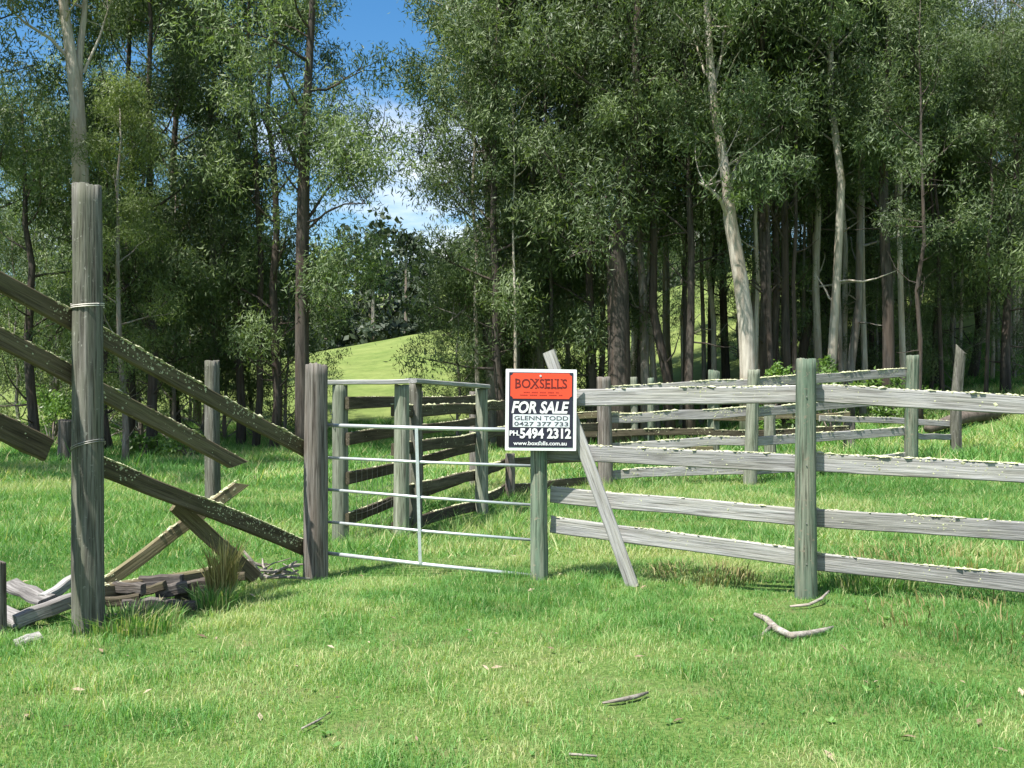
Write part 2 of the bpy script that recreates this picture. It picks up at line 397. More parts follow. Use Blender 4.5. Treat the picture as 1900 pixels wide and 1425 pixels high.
def board(name, parent, a, b, h, t, mat, seed=0, warp=0.012, nseg=18, lichen=0.0, end_cut=0.0, roll=0.0, back=None, lsize=1.0, rough=0.06):
    """a plank from a to b (centre line), h high and t thick; local X runs along it"""
    rnd = np.random.default_rng(seed + 1000)
    a = Vector(a); b = Vector(b); d = b - a; L = d.length
    ex = d.normalized(); ey = Vector((0, 0, 1)).cross(ex); ey.normalize(); ez = ex.cross(ey)
    rot = Matrix((ex, ey, ez)).transposed() @ Matrix.Rotation(roll, 3, 'X')
    v = []; f = []
    wob = np.interp(np.linspace(0, 1, nseg + 1), np.linspace(0, 1, 5), rnd.uniform(-1, 1, 5)) * warp
    woy = np.interp(np.linspace(0, 1, nseg + 1), np.linspace(0, 1, 5), rnd.uniform(-1, 1, 5)) * warp * 0.8
    e_up = np.cumsum(rnd.uniform(-1, 1, nseg + 1)); e_up = e_up - np.linspace(e_up[0], e_up[-1], nseg + 1)
    e_lo = np.cumsum(rnd.uniform(-1, 1, nseg + 1)); e_lo = e_lo - np.linspace(e_lo[0], e_lo[-1], nseg + 1)
    bev = min(t * 0.22, 0.009)
    tops = []
    for i in range(nseg + 1):
        x = L * i / nseg
        hu = h / 2 * (1 + rough * 0.5 * e_up[i]) ; hl = h / 2 * (1 + rough * 0.5 * e_lo[i])
        xo = 0
        prof = [(-t/2 + bev, -hl), (t/2 - bev, -hl), (t/2, -hl + bev), (t/2, hu - bev), (t/2 - bev, hu), (-t/2 + bev, hu), (-t/2, hu - bev), (-t/2, -hl + bev)]
        for (yy, zz) in prof:
            xx = x
            if end_cut and i == nseg: xx = x + end_cut * (zz / h)
            if end_cut and i == nseg - 1: xx = min(xx, L + end_cut * (zz / h) - 0.01)
            v.append((xx - L / 2, yy + woy[i], zz + wob[i]))
        tops.append((x - L / 2, woy[i], hu + wob[i]))
    for i in range(nseg):
        for k in range(8):
            p = i * 8 + k; q_ = i * 8 + (k + 1) % 8
            f.append((p, p + 8, q_ + 8, q_))
    f.append(tuple(range(8))); f.append(tuple(range(nseg * 8 + 7, nseg * 8 - 1, -1)))
    m = bpy.data.meshes.new(name); m.from_pydata(v, [], f); m.update()
    o = link(name, m, mat, parent)
    pl = parent.location if parent is not None else Vector((0, 0, 0))
    mw = rot.to_4x4(); mw.translation = (a + b) / 2 - pl
    o.matrix_local = mw
    if lichen > 0:
        lv = MB(); n = int(L * 170 * lichen)
        cl = vnoise(np.linspace(0, 1, 400) * L * 5 + seed * 3.7, np.zeros(400), seed)
        for _ in range(n):
            for _t in range(6):
                u = rnd.uniform(0, 1)
                if cl[int(u * 399)] > rnd.uniform(0.25, 0.75): break
            j = u * nseg; i0 = int(min(j, nseg - 1)); w = j - i0
            x = tops[i0][0] * (1 - w) + tops[i0 + 1][0] * w; z = tops[i0][2] * (1 - w) + tops[i0 + 1][2] * w
            y0 = tops[i0][1]
            s = lsize * rnd.uniform(0.003, 0.0095) * (1.8 if rnd.random() < 0.10 else 1)
            if rnd.random() < 0.26:
                c = Vector((x, y0 + (-t / 2 if back is None else back * t / 2), z - rnd.uniform(0.1, 0.9) ** 2 * h)); sx = Vector((s * rnd.uniform(.5, 1.1), s * 0.2, s * rnd.uniform(.4, .9)))
            else:
                c = Vector((x, y0 + rnd.uniform(-0.5, 0.5) * t, z)); sx = Vector((s * rnd.uniform(1.3, 2.6), s * 1.4, s * rnd.uniform(0.4, 1.0)))
            # a little crust: an octahedron with a jittered waist
            vs = [c + Vector((0, 0, sx.z)), c - Vector((0, 0, sx.z))]
            for k in range(5):
                an = 2 * math.pi * k / 5 + rnd.uniform(0, 0.6); q_ = rnd.uniform(0.7, 1.25)
                vs.append(c + Vector((math.cos(an) * sx.x * q_, math.sin(an) * sx.y * q_, rnd.uniform(-0.4, 0.4) * sx.z)))
            fs = []
            for k in range(5):
                fs += [(0, 2 + k, 2 + (k + 1) % 5), (1, 2 + (k + 1) % 5, 2 + k)]
            lv.add(vs, fs)
        if lv.v:
            lo = link('lichen', lv.mesh('lichen'), M['lichen'], o); lo['kind'] = 'stuff'
    return o
def off(p, v): return Vector(p) + Vector(v)

# ------------------------------------------------------------------ loading ramp fence on the left
A = PG(165, 6.37); Bp = PG(585, 8.30)
ramp_f = thing('ramp_fence', A, 'sloping timber ramp fence with a tall grey post, left of the metal gate', 'fence')
post(ramp_f, A, P(163, 345, 6.37).z, 0.096, M['post'], lean=(-0.012, 0), seed=3, slant=0.05, split=0.02)
post(ramp_f, Bp, P(588, 680, 8.30).z, 0.098, M['post_brown'], lean=(0.012, 0), seed=8, slant=0.2, split=0.03)
dirAB = (Bp - A).normalized(); nrm = Vector((dirAB.y, -dirAB.x, 0))     # towards the camera side
back = -nrm * 0.115
def ramp_rail(pa, pb, h, seed, lich, cut=0.0, ls=1.3):
    a = PL(*pa, A + back, Bp + back); b = PL(*pb, A + back, Bp + back)
    return board('rail', ramp_f, a, b, h, 0.042, M['rail_ramp'], seed, 0.01, 22, lich, cut, 0, -1, ls)
ramp_rail((-60, 489), (572, 836), 0.115, 11, 2.2)
ramp_rail((-60, 594), (442, 862), 0.115, 12, 0.5, 0.16)
ramp_rail((-60, 763), (88, 836), 0.15, 13, 0.25, 0.0)
ramp_rail((178, 862), (575, 1022), 0.12, 14, 2.6)
def ring(parent, c, r, zs, rad, mat, name, wob=0.01, seed=0, turns=1.0):
    rd = random.Random(seed); m = MB(); pts = []
    n = 40
    for i in range(int(n * turns) + 1):
        a = 2 * math.pi * i / n
        pts.append((math.cos(a) * r, math.sin(a) * r, zs + wob * math.sin(a * 1.0 + seed) + 0.012 * i / n))
    m.tube(pts, [rad] * len(pts), 6)
    return link(name, m.mesh(name, True), mat, parent, c - parent.location)
ring(ramp_f, Vector((A.x - 0.008, A.y, P(163, 572, 6.37).z)), 0.099, 0, 0.0032, M['tie'], 'wire_tie', 0.008, 1, 2.6)
ring(ramp_f, Vector((A.x - 0.004, A.y, P(163, 830, 6.37).z)), 0.101, 0, 0.003, M['wire'], 'wire_tie', 0.03, 2, 2.0)

# ------------------------------------------------------------------ the gate
GA = PG(588, 8.30); GB = PG(1000, 8.08)
gd = (GB - GA).normalized()
gate = thing('metal_gate', PG(610, 8.42), 'galvanised five bar pipe gate with one thin upright, closed between two timber posts', 'gate')
GA2 = Vector((GA.x, GA.y + 0.09, 0)); GB2 = Vector((GB.x, GB.y + 0.09, 0))
rows = [((604, 789), (1000, 798)), ((604, 849), (1000, 865)), ((604, 908), (1000, 938)), ((604, 968), (1000, 1003)), ((604, 1026), (1000, 1069))]
pl = gate.location
ends = []
for k, (a, b) in enumerate(rows):
    pa = PL(*a, GA2, GB2); pb = PL(*b, GA2, GB2); ends.append((pa, pb))
    m = MB(); r = 0.0165 if k in (0, 4) else 0.0125
    m.tube([pa - pl, (pa + pb) / 2 - pl + Vector((0, 0, -0.006)), pb - pl], [r] * 3, 12)
    link('bar', m.mesh('bar', True), M['galv'], gate)
for s in (0, 1):
    m = MB(); p0 = ends[0][s] - pl; p4 = ends[4][s] - pl
    m.tube([p0 + Vector((0, 0, 0.012)), p4 - Vector((0, 0, 0.012))], [0.0165] * 2, 12)
    link('end_upright', m.mesh('end_upright', True), M['galv'], gate)
pt = PL(773, 792, GA2, GB2) - Vector((0, 0.0205, 0)); pb_ = PL(780, 1045, GA2, GB2) - Vector((0, 0.0205, 0))
m = MB(); m.box(((pt + pb_) / 2 - pl), (0.013, 0.004, (pt.z - pb_.z) / 2), Matrix.Rotation(-math.atan2(pb_.x - pt.x, pt.z - pb_.z), 3, 'Y'))
link('middle_strap', m.mesh('middle_strap'), M['galv'], gate)
for k in (0, 4):
    m = MB(); p = ends[k][0] - pl
    m.tube([p + Vector((0, 0, 0.03)), p - Vector((0, 0, 0.03))], [0.022] * 2, 10)
    m.tube([p, p + Vector((-0.09, 0.0, 0))], [0.009] * 2, 8)
    link('hinge', m.mesh('hinge', True), M['wire'], gate)
ch = MB(); c0 = PL(612, 758, GA2, GB2); rd = random.Random(4)
for k in range(9):
    t = k / 8; c = c0 + Vector((0.01 + 0.03 * t + 0.012 * math.sin(k), -0.03, -0.02 - 0.16 * t)) - pl
    pts = []
    for i in range(9):
        a = 2 * math.pi * i / 8
        o_ = Vector((math.cos(a) * 0.008, 0, math.sin(a) * 0.015)) if k % 2 else Vector((0, math.cos(a) * 0.008, math.sin(a) * 0.015))
        pts.append(c + o_)
    ch.tube(pts, [0.0028] * 9, 5, False)
link('chain', ch.mesh('chain', True), M['wire'], gate)

# ------------------------------------------------------------------ front fence on the right
FA = PG(1000, 8.08); FB = PG(1496, 7.45)
fd = (FB - FA).normalized(); fn = Vector((-fd.y, fd.x, 0))       # away from the camera
front = thing('front_fence', FA, 'grey four rail timber fence with round green posts, right of the metal gate', 'fence')
post(front, FA, P(1000, 690, 8.08).z, 0.070, M['post_green'], seed=21, slant=0.1)
post(front, FB, P(1496, 667, 7.45).z, 0.078, M['post_green'], lean=(0.0, 0), seed=22, slant=0.02)
FC = FB + fd * 2.35; FC.z = gzf(FC.x, FC.y)
post(front, FC, FC.z + 1.78, 0.078, M['post_green'], seed=23)
bk = fn * 0.105
RA, RB = FA + bk, FB + bk
LEFT = [((1008, 737), (1500, 732)), ((1008, 838), (1500, 861)), ((1022, 918), (1500, 961)), ((1022, 974), (1500, 1036))]
hs = [0.135, 0.138, 0.134, 0.134]
lr = []
for k, (a, b) in enumerate(LEFT):
    pa = PL(*a, RA, RB); pb2 = PL(*b, RA, RB)
    board('rail', front, pa, pb2 , hs[k], 0.038, M['rail'], 30 + k, 0.006, 22, [0.6, 0.8, 0.25, 0.3][k], 0, 0, -1, 1.0)
RIGHT = [((1505, 730), (1900, 752)), ((1505, 858), (1900, 878)), ((1505, 960), (1900, 986)), ((1505, 1040), (1900, 1084))]
for k, (a, b) in enumerate(RIGHT):
    pa = PL(*a, RA, RB); pb2 = PL(*b, RA, RB); pb2 = pa + (pb2 - pa) * 1.42
    board('rail', front, pa + fd * 0.012, pb2, hs[k] * 1.0, 0.038, M['rail'], 40 + k, 0.006, 22, [0.7, 1.5, 0.7, 0.5][k], 0, 0, -1, 1.15)
a = PL(1021, 985, FA + fn * 0.16, FB + fn * 0.16); a2 = PL(1021, 730, FA + fn * 0.16, FB + fn * 0.16)
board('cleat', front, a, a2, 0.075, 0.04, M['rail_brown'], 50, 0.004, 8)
# nails on the posts
for (c, r_, d_) in ((FB, 0.076, FB.y),):
    for zz in (1.5, 0.99, 0.56, 0.26):
        nm = MB(); q_ = Vector((c.x - 0.02, c.y - r_ * 0.97, c.z + zz)) - front.location
        nm.tube([q_, q_ + Vector((0, -0.006, 0))], [0.005, 0.005], 7)
        link('bolt', nm.mesh('bolt'), M['wire'], front)

# ------------------------------------------------------------------ sale sign
def flat(name, col, rough=0.45, spec=0.4):
    m, n, b, o = mat_new(name)
    t = n.nodes.new('ShaderNodeTexCoord'); f = noise(n, t.outputs['Object'], 9, 5, 0.6)
    n.links.new(ramp(n, f, [(0.3, tuple(k * 0.9 for k in col)), (0.7, col)]), b.inputs['Base Color'])
    b.inputs['Roughness'].default_value = rough; b.inputs['Specular IOR Level'].default_value = spec
    return m
M['s_white'] = flat('sign white', (0.80, 0.80, 0.80)); M['s_navy'] = flat('sign navy', (0.022, 0.022, 0.04))
M['s_red'] = flat('sign red', (0.74, 0.075, 0.03)); M['s_dkred'] = flat('sign dark red', (0.14, 0.015, 0.012))
M['s_grey'] = flat('sign pale strip', (0.66, 0.70, 0.72)); M['s_ink'] = flat('sign ink', (0.06, 0.065, 0.08))
SD = 7.955
tl = P(937, 685, SD); br = P(1069, 836, SD)
SW, SH = br.x - tl.x, tl.z - br.z
sign = thing('sale_sign', Vector(((tl.x + br.x) / 2, SD, br.z)), 'white bordered red and black sale sign fixed to the gate post', 'sign')
sign.rotation_euler = (R(-1.5), R(0.6), R(2.0))
def rrect(w, h, r, y0, y1, cx, cz, n=5, notch=False):
    pts = []
    for (sx, sz, a0) in ((1, 1, 0), (-1, 1, 90), (-1, -1, 180), (1, -1, 270)):
        for i in range(n + 1):
            a = R(a0 + 90 * i / n)
            if notch:       # scooped corners
                a = R(a0 + 270 - 90 * i / n) if False else R(a0 + 90 * (1 - i / n) + 180)
                ccx, ccz = cx + sx * w / 2, cz + sz * h / 2
                pts.append((ccx + math.cos(a) * r, ccz + math.sin(a) * r))
            else:
                ccx, ccz = cx + sx * (w / 2 - r), cz + sz * (h / 2 - r)
                pts.append((ccx + math.cos(a) * r, ccz + math.sin(a) * r))
    k = len(pts)
    m = MB(); v = [(p[0], y0, p[1]) for p in pts] + [(p[0], y1, p[1]) for p in pts]
    f = [tuple(range(k)), tuple(range(2 * k - 1, k - 1, -1))] + [((i + 1) % k, i, i + k, (i + 1) % k + k) for i in range(k)]
    m.add(v, f); return m
def sx(u): return (u - 0.5) * SW          # u,v: fractions of the sign, v from the top
def sz(v): return (1 - v) * SH
link('border_panel', rrect(SW, SH, 0.006, -0.006, 0.004, 0, SH / 2).mesh('border_panel'), M['s_white'], sign)
link('dark_panel', rrect(SW * 0.905, SH * 0.92, 0.003, -0.009, -0.0062, 0, SH / 2).mesh('dark_panel'), M['s_navy'], sign)
rp = rrect(SW * 0.865, SH * 0.315, 0.020, -0.012, -0.0092, 0, sz(0.207), 5, True)
link('red_panel', rp.mesh('red_panel'), M['s_red'], sign)
link('pale_strip', rrect(SW * 0.80, SH * 0.155, 0.002, -0.012, -0.0092, sx(0.505), sz(0.635)).mesh('pale_strip'), M['s_grey'], sign)
def text(body, u0, u1, v0, v1, mat, y, bold=0.0, shear=0.0, name='lettering', extra=None):
    cu = bpy.data.curves.new('text', 'FONT'); cu.body = body; cu.size = 1.0
    cu.offset = bold; cu.shear = shear; cu.resolution_u = 3; cu.extrude = 0.0
    to = bpy.data.objects.new('text', cu); C.objects.link(to)
    bpy.context.view_layer.update()
    dg = bpy.context.evaluated_depsgraph_get()
    me = bpy.data.meshes.new_from_object(to.evaluated_get(dg)); bpy.data.objects.remove(to)
    n = len(me.vertices); co = np.zeros(n * 3, np.float32); me.vertices.foreach_get('co', co); co = co.reshape(-1, 3)
    lo, hi = co.min(0), co.max(0)
    x = sx(u0) + (co[:, 0] - lo[0]) / (hi[0] - lo[0]) * (sx(u1) - sx(u0))
    z = sz(v1) + (co[:, 1] - lo[1]) / (hi[1] - lo[1]) * (sz(v0) - sz(v1))
    me.vertices.foreach_set('co', np.stack([x, np.full(n, y), z], -1).astype(np.float32).ravel()); me.update()
    me.materials.clear(); me.name = name
    return link(name, me, mat, sign)
text('BOXSELLS', 0.135, 0.865, 0.120, 0.235, M['s_dkred'], -0.0135, 0.012)
# the heavy serifs of that word
sm = MB()
for u in (0.145, 0.355, 0.425, 0.557, 0.60, 0.648, 0.70, 0.735, 0.785):
    for v in (0.123, 0.232):
        sm.box((sx(u), -0.0142, sz(v)), (SW * 0.014, 0.0003, SH * 0.005))
link('serifs', sm.mesh('serifs'), M['s_dkred'], sign)['kind'] = 'stuff'
lm = MB()
for (u0, u1, v) in ((0.25, 0.75, 0.285), (0.20, 0.80, 0.318)):
    nn = 22
    for i in range(nn):
        if i % 5 == 4: continue
        lm.box((sx(u0 + (u1 - u0) * (i + 0.5) / nn), -0.0137, sz(v)), (SW * (u1 - u0) / nn * 0.40, 0.0003, SH * 0.0045))
link('small_print', lm.mesh('small_print'), flat('sign small print', (0.42, 0.03, 0.02)), sign)['kind'] = 'stuff'
text('FOR SALE', 0.085, 0.895, 0.395, 0.545, M['s_white'], -0.0135, 0.032, 0.22)
text('GLENN TODD', 0.125, 0.885, 0.575, 0.628, M['s_ink'], -0.0135, 0.012)
text('0427 377 733', 0.125, 0.885, 0.648, 0.698, M['s_ink'], -0.0135, 0.012)
text('PH.', 0.060, 0.20, 0.755, 0.82, M['s_white'], -0.0135, 0.03)
text('5494 2312', 0.205, 0.925, 0.725, 0.855, M['s_white'], -0.0135, 0.035)
text('www.boxsells.com.au', 0.115, 0.865, 0.885, 0.935, M['s_white'], -0.0135, 0.018)
for (u, v) in ((0.49, 0.085), (0.49, 0.90)):
    nm = MB(); nm.tube([(sx(u), -0.0092, sz(v)), (sx(u), -0.0165, sz(v))], [0.011, 0.008], 10)
    link('screw', nm.mesh('screw'), M['galv'], sign)

# ------------------------------------------------------------------ plank leaning on the fence
pb0 = PG(1174, 7.84); pb0.z += 0.02
pt0 = P(1018, 652, 8.115)
o = board('leaning_plank', None, pb0 - Vector((0, 0, 0.03)), pt0, 0.100, 0.034, M['rail'], 61, 0.006, 16, rough=0.03)
tag(o, 'long grey plank leaning back against the fence beside the sale sign', 'plank')

# ------------------------------------------------------------------ cattle race behind the gate
C0 = PG(631, 10.24); C1 = Vector((-0.62, 16.3, 0)); C1.z = gzf(C1.x, C1.y)
B0 = PG(745, 10.42); B1 = PG(893, 12.7); B2 = PG(946, 14.4); B3 = PG(1124, 15.9)
race_l = thing('race_fence', C0, 'dark railed left side of the cattle race with a pale greenish round post', 'fence')
post(race_l, C0, P(631, 716, 10.24).z, 0.083, M['post_light'], seed=70)
post(race_l, C1, C1.z + 1.55, 0.08, M['post_brown'], seed=71)
Cm = C0 + (C1 - C0) * 0.5; Cm.z = gzf(Cm.x, Cm.y); post(race_l, Cm + Vector((-0.06, 0, 0)), Cm.z + 1.52, 0.07, M['post_brown'], seed=72)
cd = (C1 - C0).normalized(); cn_ = Vector((cd.y, -cd.x, 0))
for k, z in enumerate((1.40, 1.05, 0.64, 0.23)):
    a = C0 + cn_ * 0.09 + Vector((0, 0, z)) - cd * 0.05; b = C1 + cn_ * 0.09; b.z = C1.z + z + 0.02
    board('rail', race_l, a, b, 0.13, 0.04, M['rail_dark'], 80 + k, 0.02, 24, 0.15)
race_r = thing('race_fence', B0, 'right side of the cattle race with a white capping rail and four dark rails', 'fence')
post(race_r, B0, P(745, 715, 10.42).z, 0.08, M['post_light'], seed=73)
Bx = PG(771, 10.95); post(race_r, Bx, P(769, 712, 10.95).z, 0.075, M['post'], seed=74)
post(race_r, B1, P(893, 722, 12.7).z, 0.083, M['post_light'], seed=75)
post(race_r, B2, B2.z + 0.62, 0.07, M['post_brown'], seed=76)
segs = [(B0, B1), (B1, B2), (B2, B3)]
for si, (s0, s1) in enumerate(segs):
    d_ = (s1 - s0).normalized(); n_ = Vector((d_.y, -d_.x, 0)) * -0.09
    for k, z in enumerate((1.34, 0.95, 0.48, 0.10)):
        if si == 2 and k == 0: continue
        a = s0 + n_; b = s1 + n_; a.z = s0.z + z; b.z = s1.z + z
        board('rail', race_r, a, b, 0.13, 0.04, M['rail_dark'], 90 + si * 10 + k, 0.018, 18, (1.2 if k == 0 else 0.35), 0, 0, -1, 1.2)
M['cap'] = wood('capping rail', (0.20, 0.20, 0.19), (0.34, 0.34, 0.325), (0.46, 0.46, 0.44), 'X')
a = P(604, 712, 10.24); b = P(757, 710, 10.42)
board('capping_rail', race_r, a + Vector((0, -0.03, 0.012)), b + Vector((0, -0.03, 0.012)), 0.05, 0.14, M['cap'], 110, 0.004, 10)
a = P(762, 709, 10.6); b = P(900, 719, 12.75)
board('capping_rail', race_r, a + Vector((0, 0, 0.012)), b + Vector((0, 0, 0.012)), 0.05, 0.14, M['cap'], 111, 0.004, 10)
# sheep netting hung on the race
net = thing('wire_netting', C0 + Vector((0.25, 0.6, 0)), 'sagging wire netting on the low rails of the cattle race', 'netting')
def tubes(name, lines, r, mat, parent, seg=4):
    m = MB()
    for l in lines: m.tube([Vector(p) - parent.location for p in l], [r] * len(l), seg, False)
    o = link(name, m.mesh(name), mat, parent); o['kind'] = 'stuff'; return o
ls = []
for i in range(12):
    p = C0 + cd * (0.15 + i * 0.17) + cn_ * 0.118; ls.append([p + Vector((0, 0, 0.04)), p + Vector((0.01, 0, 0.4)), p + Vector((0, 0, 0.82))])
for z in (0.08, 0.27, 0.45, 0.8):
    ls.append([C0 + cd * t + cn_ * 0.12 + Vector((0, 0, z - 0.02 * math.sin(t * 3))) for t in np.linspace(0.1, 2.1, 7)])
tubes('mesh_wire', ls, 0.0022, M['wire'], net)

# ------------------------------------------------------------------ rear yard fence
D0 = B3; D1 = PG(1390, 15.9); D2 = PG(1690, 17.5); D3 = PG(1776, 19.0)
rear = thing('rear_fence', D1, 'lichen covered four rail fence across the back of the yard', 'fence')
post(rear, D0, P(1120, 700, 15.9).z, 0.115, M['post_brown'], seed=120, lean=(-0.03, 0))
post(rear, D1, P(1396, 687, 15.9).z, 0.105, M['post_light'], seed=121, lean=(0.08, 0))
post(rear, D2, P(1692, 660, 17.5).z, 0.11, M['post_green'], seed=122, lean=(0.03, 0))
def rrail(a, b, seed, lich, h=0.15, mat='rail', par=rear):
    return board('rail', par, a, b, h, 0.045, M[mat], seed, 0.02, 20, lich, 0, 0, -1, 1.7)
fo = Vector((0, -0.12, 0))
for k, z in enumerate((1.55, 1.10, 0.64, 0.18)):
    a = D0 + fo * 0.5; b = D1 - fo; a = D0 - fo; a.z = D0.z + z - 0.02; b.z = D1.z + z + 0.06
    rrail(a, b, 130 + k, 1.6 if k < 2 else 0.6)
for k, (y0, y1) in enumerate(((709, 690), (764, 741), (817, 800), (874, 845))):
    a = P(1398, y0, 16.0); b = P(1695, y1, 17.62)
    rrail(a, b, 140 + k, 1.3 if k < 2 else 0.4, 0.15)
side = thing('side_fence', D3, 'leaning forked grey post with two thin rails at the back of the yard', 'fence')
post(side, D3, P(1782, 648, 19.0).z, 0.10, M['post'], seed=123, lean=(0.07, 0), bend=-0.06, slant=0.9, split=0.12)
rrail(P(1520, 776, 18.1), P(1775, 786, 19.1), 150, 0.2, 0.11, 'rail', side)
rrail(P(1690, 808, 17.75), P(1770, 812, 19.1), 151, 0.0, 0.11, 'rail', side)
# free-standing posts further back
for k, (px, d, top, r, mt, lab) in enumerate((
    (396, 12.7, 670, 0.098, 'post', 'lone grey round post on the grass behind the ramp fence'),
    (121, 22.0, 780, 0.15, 'post_brown', 'short reddish stump post behind the tall ramp post'),
)):
    b = PG(px, d); t = thing('lone_post', b, lab, 'post')
    post(t, b, P(px, top, d).z, r, M[mt], seed=160 + k, slant=0.15 * (k % 3), lean=(0.02 * (k % 3 - 1), 0))

bf = thing('back_fence', PG(1323, 19.5), 'furthest low dark railed fence along the edge of the trees', 'fence')
bps = []
for k, (px, d, top, r, mt) in enumerate(((1178, 19.5, 700, .07, 'post_light'), (1208, 20.0, 702, .07, 'post_green'), (1323, 19.5, 690, .12, 'post_green'), (1430, 18.6, 752, .11, 'post_light'), (1576, 20.5, 778, .12, 'post_brown'))):
    b = PG(px, d); bps.append(b); post(bf, b, P(px, top, d).z, r, M[mt], seed=170 + k, slant=.15 * (k % 3), lean=(.02 * (k % 3 - 1), 0))
for k, (p0, p1, ys) in enumerate(((PG(1040, 19.6), bps[2], ((742, 740), (772, 768), (806, 800), (838, 834))), (bps[2], bps[4], ((744, 742), (776, 770), (806, 798))))):
    for q_, (y0, y1) in enumerate(ys):
        px0 = 950 + p0.x / p0.y * FPX; px1 = 950 + p1.x / p1.y * FPX
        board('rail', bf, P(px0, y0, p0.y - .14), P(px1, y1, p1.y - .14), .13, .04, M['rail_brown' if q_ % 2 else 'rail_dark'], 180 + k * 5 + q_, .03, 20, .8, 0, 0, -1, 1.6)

# ------------------------------------------------------------------ fallen timber at the foot of the ramp
def timber(a, b, h, t, mat, seed, label, cat='plank', name='fallen_plank', lich=0.0, roll=0.0, cut=0.0, group=None):
    o = board(name, None, a, b, h, t, M[mat], seed, 0.008, 14, lich, cut, roll, -1, 1.2)
    return tag(o, label, cat, group)
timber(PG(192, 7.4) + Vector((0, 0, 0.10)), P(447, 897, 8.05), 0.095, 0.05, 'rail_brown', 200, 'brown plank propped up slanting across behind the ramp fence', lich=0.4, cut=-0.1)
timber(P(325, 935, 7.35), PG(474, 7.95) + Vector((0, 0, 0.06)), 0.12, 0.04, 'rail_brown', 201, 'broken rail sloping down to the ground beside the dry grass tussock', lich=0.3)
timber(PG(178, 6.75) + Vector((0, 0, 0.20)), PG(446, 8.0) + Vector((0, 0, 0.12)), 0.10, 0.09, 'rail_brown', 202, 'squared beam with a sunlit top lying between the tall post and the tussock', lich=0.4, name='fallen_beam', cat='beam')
timber(PG(28, 6.45) + Vector((0, 0, 0.06)), PG(150, 6.75) + Vector((0, 0, 0.16)), 0.09, 0.08, 'deadwood', 203, 'pale squared beam on the grass left of the tall post', name='fallen_beam', cat='beam')
timber(PG(78, 6.72) + Vector((0, 0, 0.14)), PG(172, 7.2) + Vector((0, 0, 0.26)), 0.07, 0.06, 'rail', 204, 'thin grey timber pointing up behind the tall post')
timber(PG(18, 7.05) + Vector((0, 0, 0.19)), PG(88, 6.65) + Vector((0, 0, 0.15)), 0.035, 0.13, 'deadwood', 205, 'flat silver board end resting across the pale beam', name='fallen_board', cat='board', roll=0.25)
timber(PG(-30, 6.75) + Vector((0, 0, 0.10)), PG(46, 6.5) + Vector((0, 0, 0.03)), 0.04, 0.14, 'deadwood', 206, 'flat silver board lying low in the grass at the fence end', name='fallen_board', cat='board', roll=0.2)
b = PG(-4, 6.35); t = thing('broken_post', b, 'dark broken post stub beside the silver boards', 'post')
post(t, b, P(0, 1040, 6.35).z, 0.05, M['post_brown'], seed=210, slant=0.4)
timber(PG(28, 6.05) + Vector((0, 0, 0.02)), PG(76, 6.15) + Vector((0, 0, 0.05)), 0.03, 0.08, 'deadwood', 207, 'small bleached bark slab in the grass left of the tall post', name='bark_slab', cat='bark', roll=0.3)
# short offcuts heaped under the beam
for k, (px, d, z, L, yaw, pit) in enumerate(((215, 6.75, .14, .30, .3, .1), (240, 6.85, .20, .22, -.2, .0), (262, 6.8, .10, .26, .5, -.1), (282, 6.95, .16, .20, .1, .25),
        (302, 6.9, .07, .30, -.3, .0), (318, 7.05, .13, .22, .4, .15), (338, 7.15, .12, .26, -.5, .2), (232, 6.6, .05, .28, .1, .0), (352, 7.2, .05, .2, .2, 0), (275, 6.7, .04, .24, -.15, .05), (372, 7.4, .10, .26, .3, .1), (392, 7.55, .08, .24, -.2, .0), (420, 7.7, .09, .28, .2, .1), (330, 6.95, .04, .3, .2, .0), (300, 7.1, .18, .3, .1, .05))):
    p = PG(px, d) + Vector((0, 0, z)); v_ = Vector((math.cos(yaw) * math.cos(pit), math.sin(yaw) * math.cos(pit), math.sin(pit))) * L / 2
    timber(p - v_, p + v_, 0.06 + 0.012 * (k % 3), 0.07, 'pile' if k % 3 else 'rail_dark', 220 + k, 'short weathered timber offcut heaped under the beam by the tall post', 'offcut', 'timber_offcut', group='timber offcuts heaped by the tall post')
# twigs heaped at the foot of the gate post
tw = thing('twig_pile', PG(490, 8.1), 'heap of pale dry twigs at the foot of the gate post', 'twigs')
rd = random.Random(5)
for k in range(26):
    p = PG(rd.uniform(440, 548), rd.uniform(7.95, 8.4)) + Vector((0, 0, rd.uniform(0.03, 0.14)))
    a = rd.uniform(0, math.pi * 2); L = rd.uniform(0.12, 0.4); e = rd.uniform(-0.2, 0.45)
    v_ = Vector((math.cos(a), math.sin(a) * 0.6, e)) * L / 2
    m = MB(); r = rd.uniform(0.006, 0.014)
    m.tube([p - v_ - tw.location, p + Vector((rd.uniform(-.02, .02), 0, rd.uniform(-.02, .02))) - tw.location, p + v_ - tw.location], [r, r * .9, r * .6], 6)
    link('twig', m.mesh('twig', True), M['stick'], tw)
# a forked stick standing out of the heap
m = MB(); p = PG(486, 8.0)
m.tube([PG(490, 8.0) - tw.location + Vector((0, 0, .03)), P(470, 1045, 7.95) - tw.location, P(452, 1022, 7.9) - tw.location], [.018, .015, .009], 7)
link('twig', m.mesh('twig', True), M['stick'], tw)

